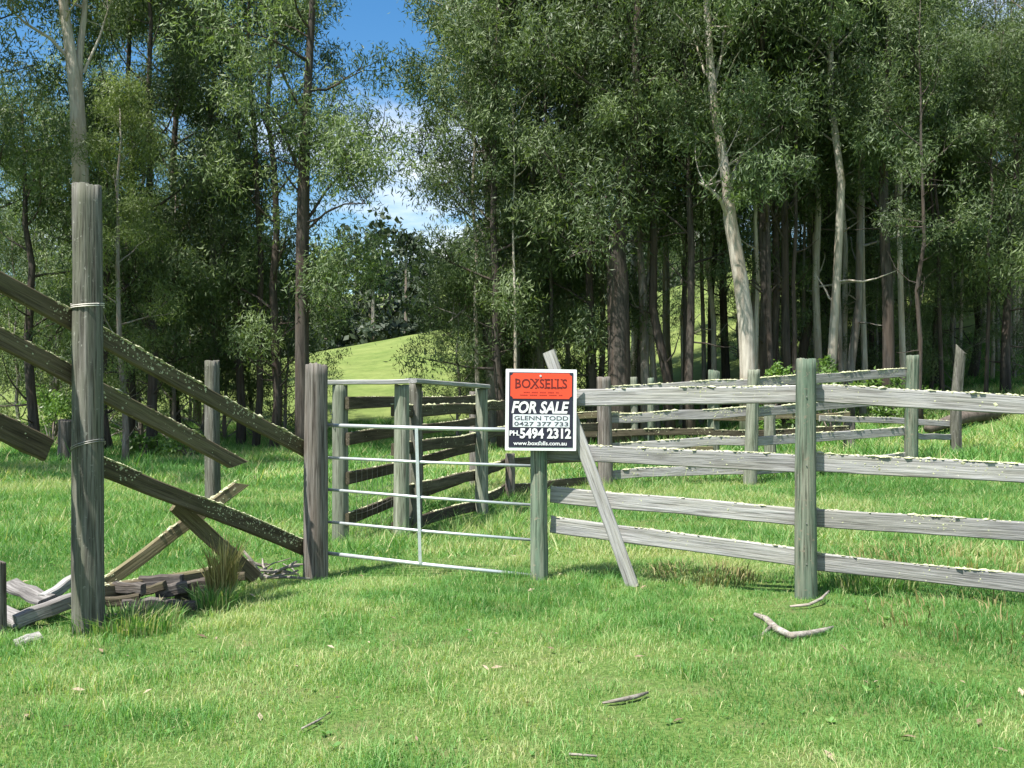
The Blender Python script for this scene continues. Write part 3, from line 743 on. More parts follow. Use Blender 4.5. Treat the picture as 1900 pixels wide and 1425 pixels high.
# ------------------------------------------------------------------ branches lying in the foreground
def stick(name, pts, rads, label, mat='stick', extra=()):
    m = MB(); c = Vector(pts[0])
    m.tube([Vector(p) - c for p in pts], rads, 9, True, 0.08)
    for (ps, rs) in extra: m.tube([Vector(p) - c for p in ps], rs, 7, True, 0.08)
    o = link(name, m.mesh(name, True), M[mat], None, c)
    return tag(o, label, 'branch')
def gp(px, py, h=0.0):
    d = CAM_H * FPX / (py - HOR); 
    for _ in range(3): d = (CAM_H - gzf((px - 950) / FPX * d, d)) * FPX / (py - HOR)
    v_ = PG(px, d); v_.z += h; return v_
stick('fallen_branch', [gp(1400, 1168, .10), gp(1420, 1172, .085), gp(1440, 1184, .06), gp(1465, 1192, .04), gp(1500, 1186, .035), gp(1530, 1178, .03), gp(1546, 1172, .03)],
      [.012, .020, .024, .024, .020, .016, .008], 'bent bleached branch lying in the grass in front of the green post',
      extra=[([gp(1432, 1182, .07), gp(1415, 1186, .03), gp(1398, 1188, .02)], [.012, .010, .006])])
stick('fallen_stick', [gp(1466, 1133, .03), gp(1500, 1130, .03), gp(1524, 1124, .05), gp(1538, 1112, .06)], [.008, .011, .011, .007], 'thin grey stick at the foot of the right green post')
stick('fallen_stick', [gp(1118, 1312, .02), gp(1150, 1310, .03), gp(1178, 1304, .03), gp(1202, 1296, .03)], [.006, .011, .012, .007], 'short grey stick in the open foreground grass')
stick('fallen_stick', [gp(1056, 1408, .02), gp(1108, 1412, .02)], [.006, .005], 'pale straight twig at the near edge of the grass')
stick('fallen_stick', [gp(560, 1360, .02), gp(590, 1345, .02), gp(612, 1330, .02)], [.005, .006, .004], 'thin dark twig in the grass left of the gate')
# fallen log under the trees
lg = MB(); pts = [PG(1722, 21.5), PG(1790, 22.5), PG(1850, 23.2), PG(1960, 24.5), PG(2050, 25.5)]
c = pts[0].copy()
lg.tube([p - c + Vector((0, 0, .18 + .05 * (k % 2))) for k, p in enumerate(pts)], [.10, .15, .17, .20, .22], 12, True, .1)
o = link('fallen_log', lg.mesh('fallen_log', True), M['barkdark'], None, c); tag(o, 'long dark fallen log lying under the trees behind the rear fence', 'log')

# ------------------------------------------------------------------ foliage
def leaf_cloud(rs, centres, radii, n_each, ll=(0.11, 0.20), lw=0.2, droop=0.75, shell=0.35):
    """drooping leaves (two-triangle blades) spread through clumps"""
    cs = np.asarray(centres, float); rr = np.asarray(radii, float)
    n_each = np.asarray(n_each, int); rep = np.repeat(np.arange(len(cs)), n_each); n = len(rep)
    # every clump is made of small sprays
    k = rs.integers(0, 9, n)
    sp_dir = rs.normal(size=(len(cs), 9, 3)); sp_dir /= np.linalg.norm(sp_dir, axis=2, keepdims=True)
    sp_r = rs.uniform(0.25, 1.0, (len(cs), 9, 1)) ** 0.6
    sp = sp_dir * sp_r * np.array([1, 1, 0.75])
    loc = sp[rep, k] + rs.normal(size=(n, 3)) * 0.19 * np.array([1, 1, 1.25]); p = loc
    p = cs[rep] + p * rr[rep][:, None]
    d = rs.normal(size=(n, 3)) * 0.75 + np.array([0, 0, -droop]); d /= np.linalg.norm(d, axis=1, keepdims=True)
    outw = loc / (np.linalg.norm(loc, axis=1, keepdims=True) + .05) + np.array([0, 0, .35])
    u = np.cross(d, outw + rs.normal(size=(n, 3)) * .55); u /= np.linalg.norm(u, axis=1, keepdims=True)
    L = rs.uniform(ll[0], ll[1], n)[:, None]; w = L * lw * rs.uniform(0.7, 1.2, (n, 1))
    nn = np.cross(d, u) * L * 0.08
    v = np.stack([p, p + d * L * 0.42 + u * w / 2 + nn, p + d * L, p + d * L * 0.42 - u * w / 2 + nn], 1).reshape(-1, 3)
    ct = rs.uniform(0, 1, len(cs)); st = rs.uniform(0, 1, (len(cs), 9))
    tint = np.clip(0.42 * ct[rep] + 0.33 * st[rep, k] + 0.25 * rs.uniform(0, 1, n), 0, 1)
    return v, tint
def leaf_mesh(name, v, tint):
    return fast_mesh(name, v, np.arange(len(v)), 4, {'tint': tint})

def interp_path(pts, t):
    pts = [Vector(p) for p in pts]; j = t * (len(pts) - 1); i = min(int(j), len(pts) - 2); w = j - i
    return pts[i] * (1 - w) + pts[i + 1] * w
def bend_limb(rs, start, az, elev, L, n=6):
    d = Vector((math.cos(az) * math.cos(elev), math.sin(az) * math.cos(elev), math.sin(elev)))
    pts = [Vector(start)]; p = Vector(start)
    for i in range(n):
        d = (d + Vector((rs.normal() * .16, rs.normal() * .16, rs.normal() * .12 + .05))).normalized()
        p = p + d * (L / n); pts.append(p.copy())
    return pts
def build_tree(seed, H, r0, cb, Rc, nl, nsub, nleaf, trunk_pts=None, trunk_r=None, stems=(), only=None, clump=(0.5, 1.05), leaf=(0.11, 0.21), dead=8):
    """meshes (trunk, branches, crown) around a local origin at the trunk's foot; crown base cb and top as fractions of H"""
    rs = np.random.default_rng(seed)
    if trunk_pts is None:
        n = 10; wx = np.cumsum(rs.normal(0, .10, n)); wy = np.cumsum(rs.normal(0, .10, n)); wx -= wx[0]; wy -= wy[0]
        trunk_pts = [Vector((wx[i], wy[i], -.4 + (H + .4) * i / (n - 1))) for i in range(n)]
    nT = len(trunk_pts)
    if trunk_r is None: trunk_r = [r0 * (1.25 if i == 0 else 1 - .82 * (i / (nT - 1)) ** 1.1) for i in range(nT)]
    tm = MB(); tm.tube(trunk_pts, trunk_r, 12, True, .05, random.Random(seed))
    bm = tm; cen = []; rad = []
    def limb(start, az, elev, L, rr, sub=True, ns=nsub):
        pts = bend_limb(rs, start, az, elev, L)
        bm.tube(pts, [rr * (1 - .8 * i / (len(pts) - 1)) for i in range(len(pts))], 6, False)
        cen.append(pts[-1]); rad.append(rs.uniform(*clump))
        for s in range(ns):
            t = rs.uniform(.35, .98); p = interp_path(pts, t); a2 = az + rs.normal() * 1.0
            l2 = L * rs.uniform(.25, .5); q_ = bend_limb(rs, p, a2, elev * .6 + rs.normal() * .4, l2, 4)
            bm.tube(q_, [rr * .4 * (1 - .75 * i / 4) for i in range(5)], 5, False)
            cen.append(q_[-1]); rad.append(rs.uniform(*clump))
            if rs.random() < .2: cen.append(interp_path(q_, .6) + Vector((0, 0, -.2))); rad.append(rs.uniform(clump[0], clump[1]) * .8)
    az0 = rs.uniform(0, 6.28)
    for i in range(nl):
        u = (i + .5) / nl; t = cb + (.97 - cb) * u
        st = interp_path(trunk_pts, t)
        L = Rc * (.45 + .55 * math.sin(math.pi * min(1, .18 + .82 * u))) * rs.uniform(.75, 1.15)
        az = az0 + i * 2.399 + rs.normal() * .3
        if only is not None: az = only[0] + rs.uniform(-1, 1) * only[1]
        limb(st, az, R(rs.uniform(12, 55)), L, max(.025, .42 * np.interp(t, np.linspace(0, 1, nT), trunk_r)))
    for (pts, rr) in stems:            # given limbs
        bm.tube(pts, [rr * (1 - .6 * i / (len(pts) - 1)) for i in range(len(pts))], 8, False)
        for j in range(4):
            s = interp_path(pts, rs.uniform(.5, 1)); limb(s, rs.uniform(0, 6.28), R(rs.uniform(10, 60)), Rc * rs.uniform(.35, .7), rr * .35, True, max(2, nsub - 1))
    for i in range(dead):              # bare dead twigs low on the trunk
        t = cb * rs.uniform(.45, 1.7); s = interp_path(trunk_pts, min(.95, t))
        pts = bend_limb(rs, s, rs.uniform(0, 6.28), R(rs.uniform(-5, 45)), rs.uniform(.6, 1.8), 5)
        bm.tube(pts, [.03 * (1 - .8 * k / 5) for k in range(6)], 5, False)
    top = trunk_pts[-1]
    for i in range(5): cen.append(Vector(top) + Vector((rs.normal() * .6, rs.normal() * .6, rs.normal() * .4))); rad.append(rs.uniform(*clump))
    cen = np.array([tuple(c_) for c_ in cen]); rad = np.array(rad)
    w = rad ** 2 * rs.uniform(.6, 1.4, len(rad)); ne = np.maximum(20, (nleaf * w / w.sum())).astype(int)
    v, ti = leaf_cloud(rs, cen, rad, ne, leaf)
    return tm.mesh('trunk', True), leaf_mesh('crown', v, ti)
def tree_obj(meshes, base, bark, leaf, label, group=None, rotz=0.0, sc=1.0, name='gum_tree', cat='tree', scz=None):
    o = thing(name, base, label, cat, group); o.rotation_euler = (0, 0, rotz); o.scale = (sc, sc, scz or sc)
    for nme, me, mt in zip(('trunk', 'crown'), meshes, (bark, leaf)):
        c = bpy.data.objects.new(nme, me); C.objects.link(c); c.parent = o
        if not me.materials: me.materials.append(M[mt])
        c.material_slots[0].link = 'OBJECT'; c.material_slots[0].material = M[mt]
    return o

# tree kinds that are copied: tall open, tall dense, low-crowned, slim
V = {}
for k in range(4): V['tall%d' % k] = build_tree(300 + k, 17, .13, .29, 3.6, 15, 3, 32000, leaf=(.11, .22))
for k in range(3): V['low%d' % k] = build_tree(320 + k, 15, .14, .15, 2.5, 15, 3, 23000, leaf=(.11, .22))
for k in range(3): V['slim%d' % k] = build_tree(340 + k, 16, .10, .40, 2.2, 10, 3, 12000, leaf=(.11, .22))
for k in range(2): V['pole%d' % k] = build_tree(395 + k, 15, .085, .62, 1.4, 8, 2, 4500, leaf=(.11, .22))
V['column0'] = build_tree(390, 17, .18, .33, 2.0, 13, 4, 20000, leaf=(.11, .22))
for k in range(2): V['short%d' % k] = build_tree(380 + k, 9, .14, .28, 1.9, 10, 4, 12000, leaf=(.11, .22))
for k in range(2): V['bush%d' % k] = build_tree(360 + k, 9, .09, .05, 2.6, 15, 4, 15000, clump=(.55, 1.0), leaf=(.11, .22))

def plant(kind, px, d, bark, leaf, label, group, sc=1.0, rot=None, **kw):
    return tree_obj(V[kind], PG(px, d), bark, leaf, label, group, rng.uniform(0, 6.28) if rot is None else rot, sc, **kw)

G_L = 'gum trees in the dark stand behind the ramp fence'
for (px, d, k, s, bk_, lab) in (
    (62, 24, 'short0', .95, 'bark_dark', 'dark brown gum trunk on the grass left of the reddish stump post'),
    (206, 25, 'short1', .95, 'bark_dark', 'dark low leafed gum just right of the tall ramp post'),
    (236, 27, 'low2', 1.0, 'bark_dark', 'dark gum between the tall ramp post and the small weeds'),
    (282, 25.5, 'low0', .95, 'bark_dark', 'dark gum with weeds at its foot behind the ramp rails'),
    (395, 29, 'tall0', 1.0, 'bark_grey', 'gum directly behind the lone grey post'),
    (447, 28, 'low1', .9, 'bark_dark', 'dark leafy gum just right of the lone grey post'),
    (472, 27, 'slim0', 1.0, 'bark_dark', 'very thin dark gum between the lone post and the gate post'),
    (506, 26, 'low2', .9, 'bark_dark', 'dark gum next to the tall straight black trunk'),
    (-490, 14.6, 'tall1', .95, 'bark_grey', 'unseen tall gum beyond the outer end of the ramp fence shading the left grass'),  # unseen tree placed for the shade it throws on the left grass
    (-300, 19, 'tall2', .9, 'bark_dark', 'gum standing apart beyond the outer end of the ramp fence'),
    (-20, 22, 'slim1', .9, 'bark_dark', 'leafy gum at the outer end of the ramp fence stand'),
    (330, 31, 'low2', 1.1, 'bark_dark', 'leafy gum in the shade behind the bright weed clump'),
    (100, 31, 'short0', .9, 'bark_grey', 'shorter gum behind the reddish stump post and shrub')):
    plant(k, px, d, bk_, 'leaf', lab, G_L, s)
G_R = 'gums crowded behind the rear fence'
L_R = 'slender grey brown trunk among look-alike trunks behind the rear fence'
L_P = 'pale grey slim trunk among darker trunks behind the rear fence'
for (px, d, k, s, bk_, lab) in (
    (925, 31, 'low1', .85, 'bark_dark', 'dark leafy gum at the hill edge behind the cattle race'),
    (934, 26, 'low0', .9, 'bark_dark', 'dark trunked gum behind the end of the capping rail'),
    (955, 25.5, 'pole1', .62, 'bark_pale', 'thin pale pinkish gum rising behind the sale sign'),
    (1222, 29, 'slim1', 1.0, 'bark_pale', 'thin pale gum behind the thin green post'),
    (1246, 26, 'tall1', 1.0, 'bark_dark', 'straight dark gum right of the thin green post'),  # dark bark chosen to stand in for shade from the crowns above
    (1286, 25, 'tall2', .9, 'bark_dark', 'dark gum just left of the green post behind the rear fence'),
    (1312, 33, 'slim2', 1.1, 'bark_dark', 'thin dark gum behind the green post of the rear fence'),
    (1330, 29, 'slim1', .9, 'bark_pale', 'thin pale gum by the bright gap in the wood'),
    (1425, 25, 'tall3', 1.0, 'bark_dark', L_R), (1447, 27, 'slim0', 1.15, 'bark_dark', L_R), (1462, 26, 'tall0', .95, 'bark_dark', L_R),
    (1505, 27, 'slim0', 1.1, 'bark_pale', L_P), (1530, 25, 'slim1', 1.2, 'bark_pale', 'pale slim gum beside the bright green shrub'),
    (1576, 26, 'tall2', .9, 'bark_grey', 'grey gum behind the bright green shrub'), (1612, 29, 'slim1', 1.1, 'bark_dark', L_R),
    (1646, 25, 'column0', .9, 'bark_dark', 'thick reddish dark gum left of the tall green rear post'),
    (1710, 23, 'slim2', .62, 'bark_dark', 'thin dark gum right beside the tall green rear post'),
    (1738, 30, 'short1', 1.0, 'bark_dark', L_R), (1800, 30, 'short1', .95, 'bark_dark', 'short leafy gum behind the leaning forked grey post'),
    (1840, 29, 'slim2', .6, 'bark_pale', 'thin pale gum standing on the sunny rise by the log'), (1866, 27, 'short0', 1.0, 'bark_dark', 'thick dark gum standing above the fallen log'),
    (1890, 32, 'slim0', .8, 'bark_pale', L_P), (1935, 25, 'short0', 1.0, 'bark_dark', 'low leafed gum over the far end of the fallen log'),
    (2090, 28, 'tall2', 1.1, 'bark_dark', L_R), (1350, 31, 'tall3', 1.05, 'bark_dark', L_R), (1090, 27, 'low2', .95, 'bark_dark', 'leafy gum left of the thick forked trunk'),
    (1010, 28, 'tall3', 1.0, 'bark_grey', 'leafy gum directly behind the sale sign'), (1480, 28, 'tall1', 1.0, 'bark_dark', L_R),
    (1408, 28, 'slim1', 1.0, 'bark_grey', L_P), (1515, 31, 'slim2', 1.1, 'bark_pale', L_P), (1560, 28, 'slim0', .9, 'bark_pale', L_P), (1595, 32, 'slim1', 1.0, 'bark_grey', L_P),
    (1630, 29, 'slim2', 1.0, 'bark_dark', L_R), (1672, 30, 'slim0', .95, 'bark_pale', L_P), (1690, 33, 'slim1', 1.0, 'bark_dark', L_R), (1725, 28, 'slim1', .6, 'bark_dark', L_R), (1765, 32, 'slim0', .62, 'bark_grey', L_P),
    (1818, 34, 'slim2', .65, 'bark_dark', L_R), (1165, 30, 'slim0', 1.0, 'bark_dark', L_R), (1265, 30, 'slim2', 1.0, 'bark_pale', L_P), (1112, 31, 'slim1', 1.0, 'bark_grey', L_P), (905, 28, 'slim0', .9, 'bark_dark', L_R), (985, 30, 'slim1', 1.0, 'bark_dark', L_R), (1545, 30, 'low1', 1.0, 'bark_dark', L_R)):
    plant(k, px, d, bk_, 'leaf', lab, G_R, s)
for k, (px, d) in enumerate(((1400, 26), (1416, 30), (1436, 24.5), (1454, 31), (1474, 25), (1492, 29), (1520, 27.5), (1553, 25.5), (1586, 30.5), (1600, 26.5), (1622, 31.5), (1662, 27.5), (1680, 26),
        (1702, 31), (1750, 27), (1785, 29), (1828, 26), (1852, 31.5), (1880, 30), (1905, 28), (1182, 28), (1232, 31), (1272, 27.5), (1300, 29.5), (890, 27), (968, 28.5), (1030, 27), (1060, 30))):
    pale = k % 3 == 0
    plant('pole%d' % (k % 2), px, d, 'bark_pale' if pale else ('bark_dark', 'bark_grey')[k % 2], 'leaf', L_P if pale else L_R, G_R, rng.uniform(.72, 1.05) * (.8 if px > 1690 else 1))

def lp(px, py, base, d=None):
    """photo pixel at the tree's distance, in the tree's own frame"""
    return P(px, py, d or base.y) - base
def hero(base, path, widths, seed, H, cb, Rc, nl, nsub, nleaf, bark, leaf, label, stems=(), only=None, name='gum_tree', **kw):
    """a single tree whose trunk follows photo pixels at the distance of its foot"""
    pts = [Vector((0, 0, -.4))] + [lp(x, y, base) for (x, y) in path]
    rr = [w / 2 / FPX * base.y for w in widths]
    last = pts[-1]; dirv = (pts[-1] - pts[-2]).normalized()
    while pts[-1].z < H:
        dirv = (dirv * .8 + Vector((0, 0, .2))).normalized(); pts.append(pts[-1] + dirv * 2.0); rr.append(rr[-1] * .8)
    rr = [rr[0] * 1.15] + rr
    st = [([lp(x, y, base) + Vector((0, dy, 0)) for (x, y, dy) in s], w / 2 / FPX * base.y) for (s, w) in stems]
    ms = build_tree(seed, pts[-1].z, rr[0], cb, Rc, nl, nsub, nleaf, pts, rr[:len(pts)] if len(rr) >= len(pts) else rr + [rr[-1]] * (len(pts) - len(rr)), st, only, **kw)
    return tree_obj(ms, base, bark, leaf, label, None, 0, 1, name)
# dark straight gum at the left of the sky gap
b = PG(560, 24)
hero(b, [(560, 800), (560, 600), (561, 450), (563, 350), (566, 250), (572, 150), (578, 40)], [27, 25, 24, 22, 18, 15, 12], 401, 16, .40, 2.6, 11, 4, 22000, 'bark_dark', 'leaf',
     'tall straight black trunked gum beside the open sunny hill', stems=[([(563, 420, 0), (600, 350, .3), (640, 300, .5), (680, 285, .6)], 6), ([(566, 430, 0), (610, 400, -.4), (650, 390, -.8), (690, 392, -1)], 5), ([(562, 520, 0), (610, 520, .3), (640, 560, .4)], 5)], only=(math.pi * .85, 2.0))
# forked pale gum rising behind the tall ramp post
b = PG(152, 23)
hero(b, [(152, 760), (153, 500), (150, 330), (146, 250), (142, 180), (130, 90), (118, 10), (112, -80)], [34, 32, 30, 28, 26, 20, 17, 15], 402, 17, .8, 2.6, 8, 4, 12000, 'bark_pale', 'leaf_bright',
     'forked pale barked gum towering behind the tall ramp post', stems=[([(144, 190, 0), (140, 100, .2), (146, 20, .3), (150, -60, .3)], 17), ([(128, 110, 0), (105, 80, -.3), (72, 62, -.6), (50, 40, -.9)], 8), ([(148, 130, .2), (175, 60, .3), (185, 0, .5)], 6)], dead=7)
# big forked gum behind the sale sign; dark bark stands in for crown shade
b = PG(1148, 25.5)
hero(b, [(1150, 720), (1148, 600), (1146, 520), (1143, 470), (1150, 400), (1165, 330), (1178, 260), (1182, 180), (1180, 100), (1184, 0)], [44, 42, 40, 36, 28, 22, 20, 18, 16, 14], 403, 17, .52, 3.4, 11, 4, 24000, 'bark_dark', 'leaf',
     'thick brown gum that forks above the sale sign', stems=[([(1140, 520, 0), (1120, 455, -.2), (1095, 400, -.5), (1070, 360, -.8)], 18), ([(1182, 270, 0), (1215, 245, -.3), (1250, 215, -.5), (1290, 200, -.6)], 8), ([(1182, 60, 0), (1140, 75, -.2), (1100, 85, -.4)], 7), ([(1140, 490, 0), (1110, 470, -.6), (1070, 480, -1.0), (1040, 495, -1.2)], 6)])
# the pale leaning gum
b = PG(1388, 24.0)
hero(b, [(1388, 690), (1384, 600), (1374, 520), (1364, 460), (1355, 410), (1350, 350), (1338, 270), (1325, 200), (1318, 120), (1312, 20)], [31, 29, 27, 26, 25, 20, 18, 17, 15, 13], 404, 16.5, .60, 3.2, 10, 4, 20000, 'bark_pale', 'leaf',
     'pale smooth barked gum leaning left behind the rear fence', stems=[([(1354, 412, 0), (1335, 375, -.2), (1312, 355, -.3), (1290, 345, -.4)], 10), ([(1350, 360, 0), (1372, 300, .3), (1400, 250, .5)], 9), ([(1320, 170, 0), (1345, 90, .3), (1352, 20, .4)], 9)])
# slim forked gum next to it
b = PG(1197, 27)
hero(b, [(1197, 710), (1195, 600), (1193, 540), (1190, 500), (1186, 420), (1184, 330)], [17, 16, 16, 13, 12, 11], 405, 15, .5, 2.2, 8, 3, 9000, 'bark_grey', 'leaf',
     'slim grey gum splitting into a narrow fork behind the fence', stems=[([(1194, 540, 0), (1210, 500, .2), (1222, 460, .3), (1228, 400, .3)], 9)])
# the left-hand edge tree of the centre stand, its crown hanging into the sky gap
b = PG(912, 28)
hero(b, [(912, 700), (913, 600), (910, 480), (908, 380), (902, 280), (892, 160), (884, 20)], [22, 21, 20, 18, 16, 14, 12], 406, 17, .24, 2.5, 16, 3, 26000, 'bark_grey', 'leaf',
     'leafy gum at the edge of the sunny hill with boughs over the pasture', stems=[([(905, 300, 0), (870, 250, -.3), (840, 215, -.5), (815, 200, -.6)], 6), ([(912, 560, 0), (930, 575, -.6), (965, 600, -1.0)], 7), ([(912, 560, 0), (870, 570, -.3), (835, 600, -.5)], 6)], only=(.1, 1.7))
tree_obj(V['low1'], PG(232, 21.5), 'bark_grey', 'leaf_bright', 'young gum with bright yellow green leaves just behind the ramp rails', None, 1.0, .52)
# very dark near crown in the top right corner
b = PG(1985, 21)
hero(b, [(1985, 700), (1980, 500), (1970, 300), (1955, 150), (1940, 20)], [34, 32, 28, 24, 20], 407, 17, .60, 1.7, 9, 4, 13000, 'bark_dark', 'leaf',
     'dark leaning gum overhanging from the end of the rear fence')
# second and third rows that close the stand
L_B = 'gum in the deeper rows of the wood, half hidden by nearer trunks'; G_B = 'gums of the deeper rows of the wood'
kinds = ['tall0', 'tall1', 'tall2', 'tall3', 'low0', 'low1', 'low2']
i = 0
for row, (d0, px0, px1, n) in enumerate(((35, 1400, 1960, 10), (46, 1420, 1960, 9), (36, -120, 420, 4), (45, -100, 350, 3), (33, 890, 1120, 4), (40, 1080, 1290, 3))):
    for k in range(n):
        px = px0 + (px1 - px0) * (k + rng.uniform(.15, .85)) / n; d = d0 + rng.uniform(-3, 3)
        plant(kinds[(i * 3 + row) % 7], px, d, ('bark_pale', 'bark_grey', 'bark_grey', 'bark_pale')[i % 4], 'leaf', L_B, G_B, rng.uniform(.95, 1.3) * (.5 if 1640 < px < 1960 else .62 if px < 230 else 1)); i += 1
L_U = 'bushy young gum leafy to the ground under the taller trees'; G_U = 'bushy young gums under the taller trees'
for k, (px, d, s) in enumerate(((190, 28, .75), (262, 30, .85), (318, 28.5, .8), (372, 31, .9), (420, 30, .72), (475, 31, .7), (528, 30, .6), (40, 30, .7), (852, 28, .52), (1000, 28.5, .62), (905, 30, .6), (1062, 29, .6),
        (1440, 28, .5), (1548, 29, .55), (1625, 28, .5), (1695, 27.5, .48), (1770, 28, .5), (1885, 29, .55), (1490, 33, .8), (1940, 33, .8), (985, 33, .75), (1085, 35, .7), (1440, 36, .85), (1530, 38, .9), (1610, 37, .8), (1690, 36, .85), (1760, 40, .9), (1830, 44, .9), (1900, 42, .9), (1980, 40, 1.0),
                                (-40, 32, .8), (60, 35, .7), (160, 33, .6), (250, 34, .65), (350, 36, .6), (880, 33, .5), (1212, 44, .6), (1372, 42, .7), (1285, 52, .7), (905, 34, .7), (1500, 48, 1.2), (1600, 50, 1.2), (1700, 52, 1.2))):
    plant('bush%d' % (k % 2), px, d, 'bark_grey', 'leaf', L_U, G_U, s, name='young_gum', cat='tree')

# shrubs
def shrub(base, r, h, n, mat, label, name='shrub', seed=0):
    rs = np.random.default_rng(seed); cs = []; rr = []; sm_ = MB(); o = thing(name, base, label, 'shrub')
    for k in range(11):
        a = rs.uniform(0, 6.28); q_ = rs.uniform(.1, 1) * r; z = rs.uniform(.15, 1) * h
        p = Vector((math.cos(a) * q_, math.sin(a) * q_, z)); cs.append(tuple(p)); rr.append(r * rs.uniform(.3, .5))
        sm_.tube([Vector((0, 0, -.05)), p * .5 + Vector((0, 0, .1)), p], [.02, .014, .006], 5, False)
    v, ti = leaf_cloud(rs, cs, rr, [n // 11] * 11, (.07, .14), .42, .2)
    link('stems', sm_.mesh('stems'), M['bark_grey'], o); link('foliage', leaf_mesh('foliage', v, ti), M[mat], o)
    return o
shrub(PG(1545, 22.5), .75, 1.9, 2600, 'shrub', 'bright green leafy shrub under the pale trunks behind the fence', seed=1)
shrub(PG(352, 23), .55, .5, 1300, 'shrub', 'low bright weed clump in the shade behind the lone post', seed=2)
shrub(PG(95, 27), .9, 1.6, 2200, 'shrub', 'sunlit leafy shrub behind the reddish stump post', seed=3)
shrub(PG(268, 23.5), .4, .45, 900, 'shrub', 'small leafy weed at the foot of the dark trunks', seed=4)
shrub(PG(1680, 24), .8, 1.0, 1800, 'shrub', 'low green shrub between trunks behind the tall green rear post', seed=5)
shrub(PG(1425, 23), .45, 1.9, 900, 'shrub', 'thin leafy sapling beside the pale leaning gum', seed=6)

# far wooded hillside: one mass
rs = np.random.default_rng(900); cs = []; rr = []
tk = MB()
for k in range(185):
    y = rs.uniform(96, 185); x = rs.uniform(-62, 30) * (y / 140)
    z = gzf(x, y); h = rs.uniform(10, 16)
    for j in range(9):
        t = rs.uniform(.08, 1); a = rs.uniform(0, 6.28); q_ = rs.uniform(0, 2.9) * (1.15 - .5 * t)
        cs.append((x + math.cos(a) * q_, y + math.sin(a) * q_, z + h * t)); rr.append(rs.uniform(1.2, 2.3))
    tk.tube([(x, y, z - .5), (x, y, z + h * .8)], [.25, .1], 5, False)
v, ti = leaf_cloud(rs, cs, rr, [85] * len(cs), (.6, 1.0), .6, .3)
far = link('far_wood', leaf_mesh('far_wood', v, ti), M['leaf_far']); tag(far, 'distant wooded hillside beyond the sunny pasture', 'wood', kind='stuff')
fm = link('trunks', tk.mesh('trunks'), M['bark_grey'], far); fm['kind'] = 'stuff'

# ------------------------------------------------------------------ grass
def tri3(n):
    return (np.arange(n)[:, None] * 5 + np.array([0, 1, 2, 0, 2, 4, 4, 2, 3])[None]).ravel()
def blades(n_per, d0, d1, hh, ww, three, seed, margin=1.5):
    rs = np.random.default_rng(seed)
    area = .5135 * (d1 * d1 - d0 * d0) + 2 * margin * (d1 - d0); n = int(area * n_per)
    y = d0 + (d1 - d0) * rs.uniform(0, 1, n * 2)
    wid = .5135 * y + margin; keep = rs.uniform(0, .5135 * d1 + margin, n * 2) < wid; y = y[keep][:n]; n = len(y)
    x = rs.uniform(-1, 1, n) * (.5135 * y + margin)
    pat = vnoise(x * 1.3 + 5, y * 1.3, 11) * .6 + vnoise(x * 4.1, y * 4.1, 12) * .4
    dryp = vnoise(x * .55 + 9, y * .55 + 3, 13) * .55 + vnoise(x * 2.6, y * 2.6, 14) * .45
    k = rs.uniform(0, 1, n) < (.22 + 1.05 * pat); x, y, pat, dryp = x[k], y[k], pat[k], dryp[k]; n = len(x)
    z = gz(x, y) - .006
    h = rs.uniform(hh[0], hh[1], n) * (.35 + 1.35 * pat)
    cl = vnoise(x * 5.3 + 3, y * 5.3, 17); h = h * (1 + 1.1 * sst((cl - .62) / .2) * (vnoise(x * .9, y * .9 + 4, 18) > .4))
    tall = rs.uniform(0, 1, n) < .012; h = np.where(tall, h * 1.9, h)
    w = rs.uniform(ww[0], ww[1], n)
    a = rs.uniform(0, 6.283, n); b = rs.uniform(0, 6.283, n); lean = rs.uniform(.2, 1.35, n)
    u = np.stack([np.cos(a), np.sin(a), np.zeros(n)], 1) * (w / 2)[:, None]
    dv = np.stack([np.cos(b), np.sin(b), np.zeros(n)], 1)
    p = np.stack([x, y, z], 1); up = np.array([0, 0, 1.0])
    m1 = p + up * (h * .6)[:, None] + dv * (h * lean * .28)[:, None]
    tip = p + up * (h * np.clip(1 - .25 * lean, .4, 1))[:, None] + dv * (h * lean * .85)[:, None]
    tint = np.clip(.08 + .5 * rs.uniform(0, 1, n) + 1.25 * (dryp - .45), 0, .68)
    tint = np.where(rs.uniform(0, 1, n) < .07 + .5 * np.clip(dryp - .42, 0, 1) * 2, rs.uniform(.7, 1, n), tint)
    if three:
        v = np.stack([p - u, p + u, m1 + u * .8, tip, m1 - u * .8], 1).reshape(-1, 3)
        return fast_mesh('grass', v, tri3(n), 3, {'tint': np.repeat(tint, 3)})
    v = np.stack([p - u, p + u, tip], 1).reshape(-1, 3)
    return fast_mesh('grass', v, np.arange(n * 3), 3, {'tint': tint})
g1 = link('grass', blades(7400, 2.2, 9.2, (.022, .06), (.0022, .0046), True, 51), M['grass'])
tag(g1, 'short sunlit green grass in front of and around the gate', 'grass', kind='stuff')
g2 = link('grass', blades(1700, 9.2, 16.5, (.05, .12), (.008, .014), False, 52), M['grass'])
tag(g2, 'green grass inside the yard behind the gate', 'grass', kind='stuff')
g3 = link('grass', blades(420, 16.5, 36, (.08, .18), (.018, .032), False, 53), M['grass'])
tag(g3, 'grass under and in front of the gum trees', 'grass', kind='stuff')
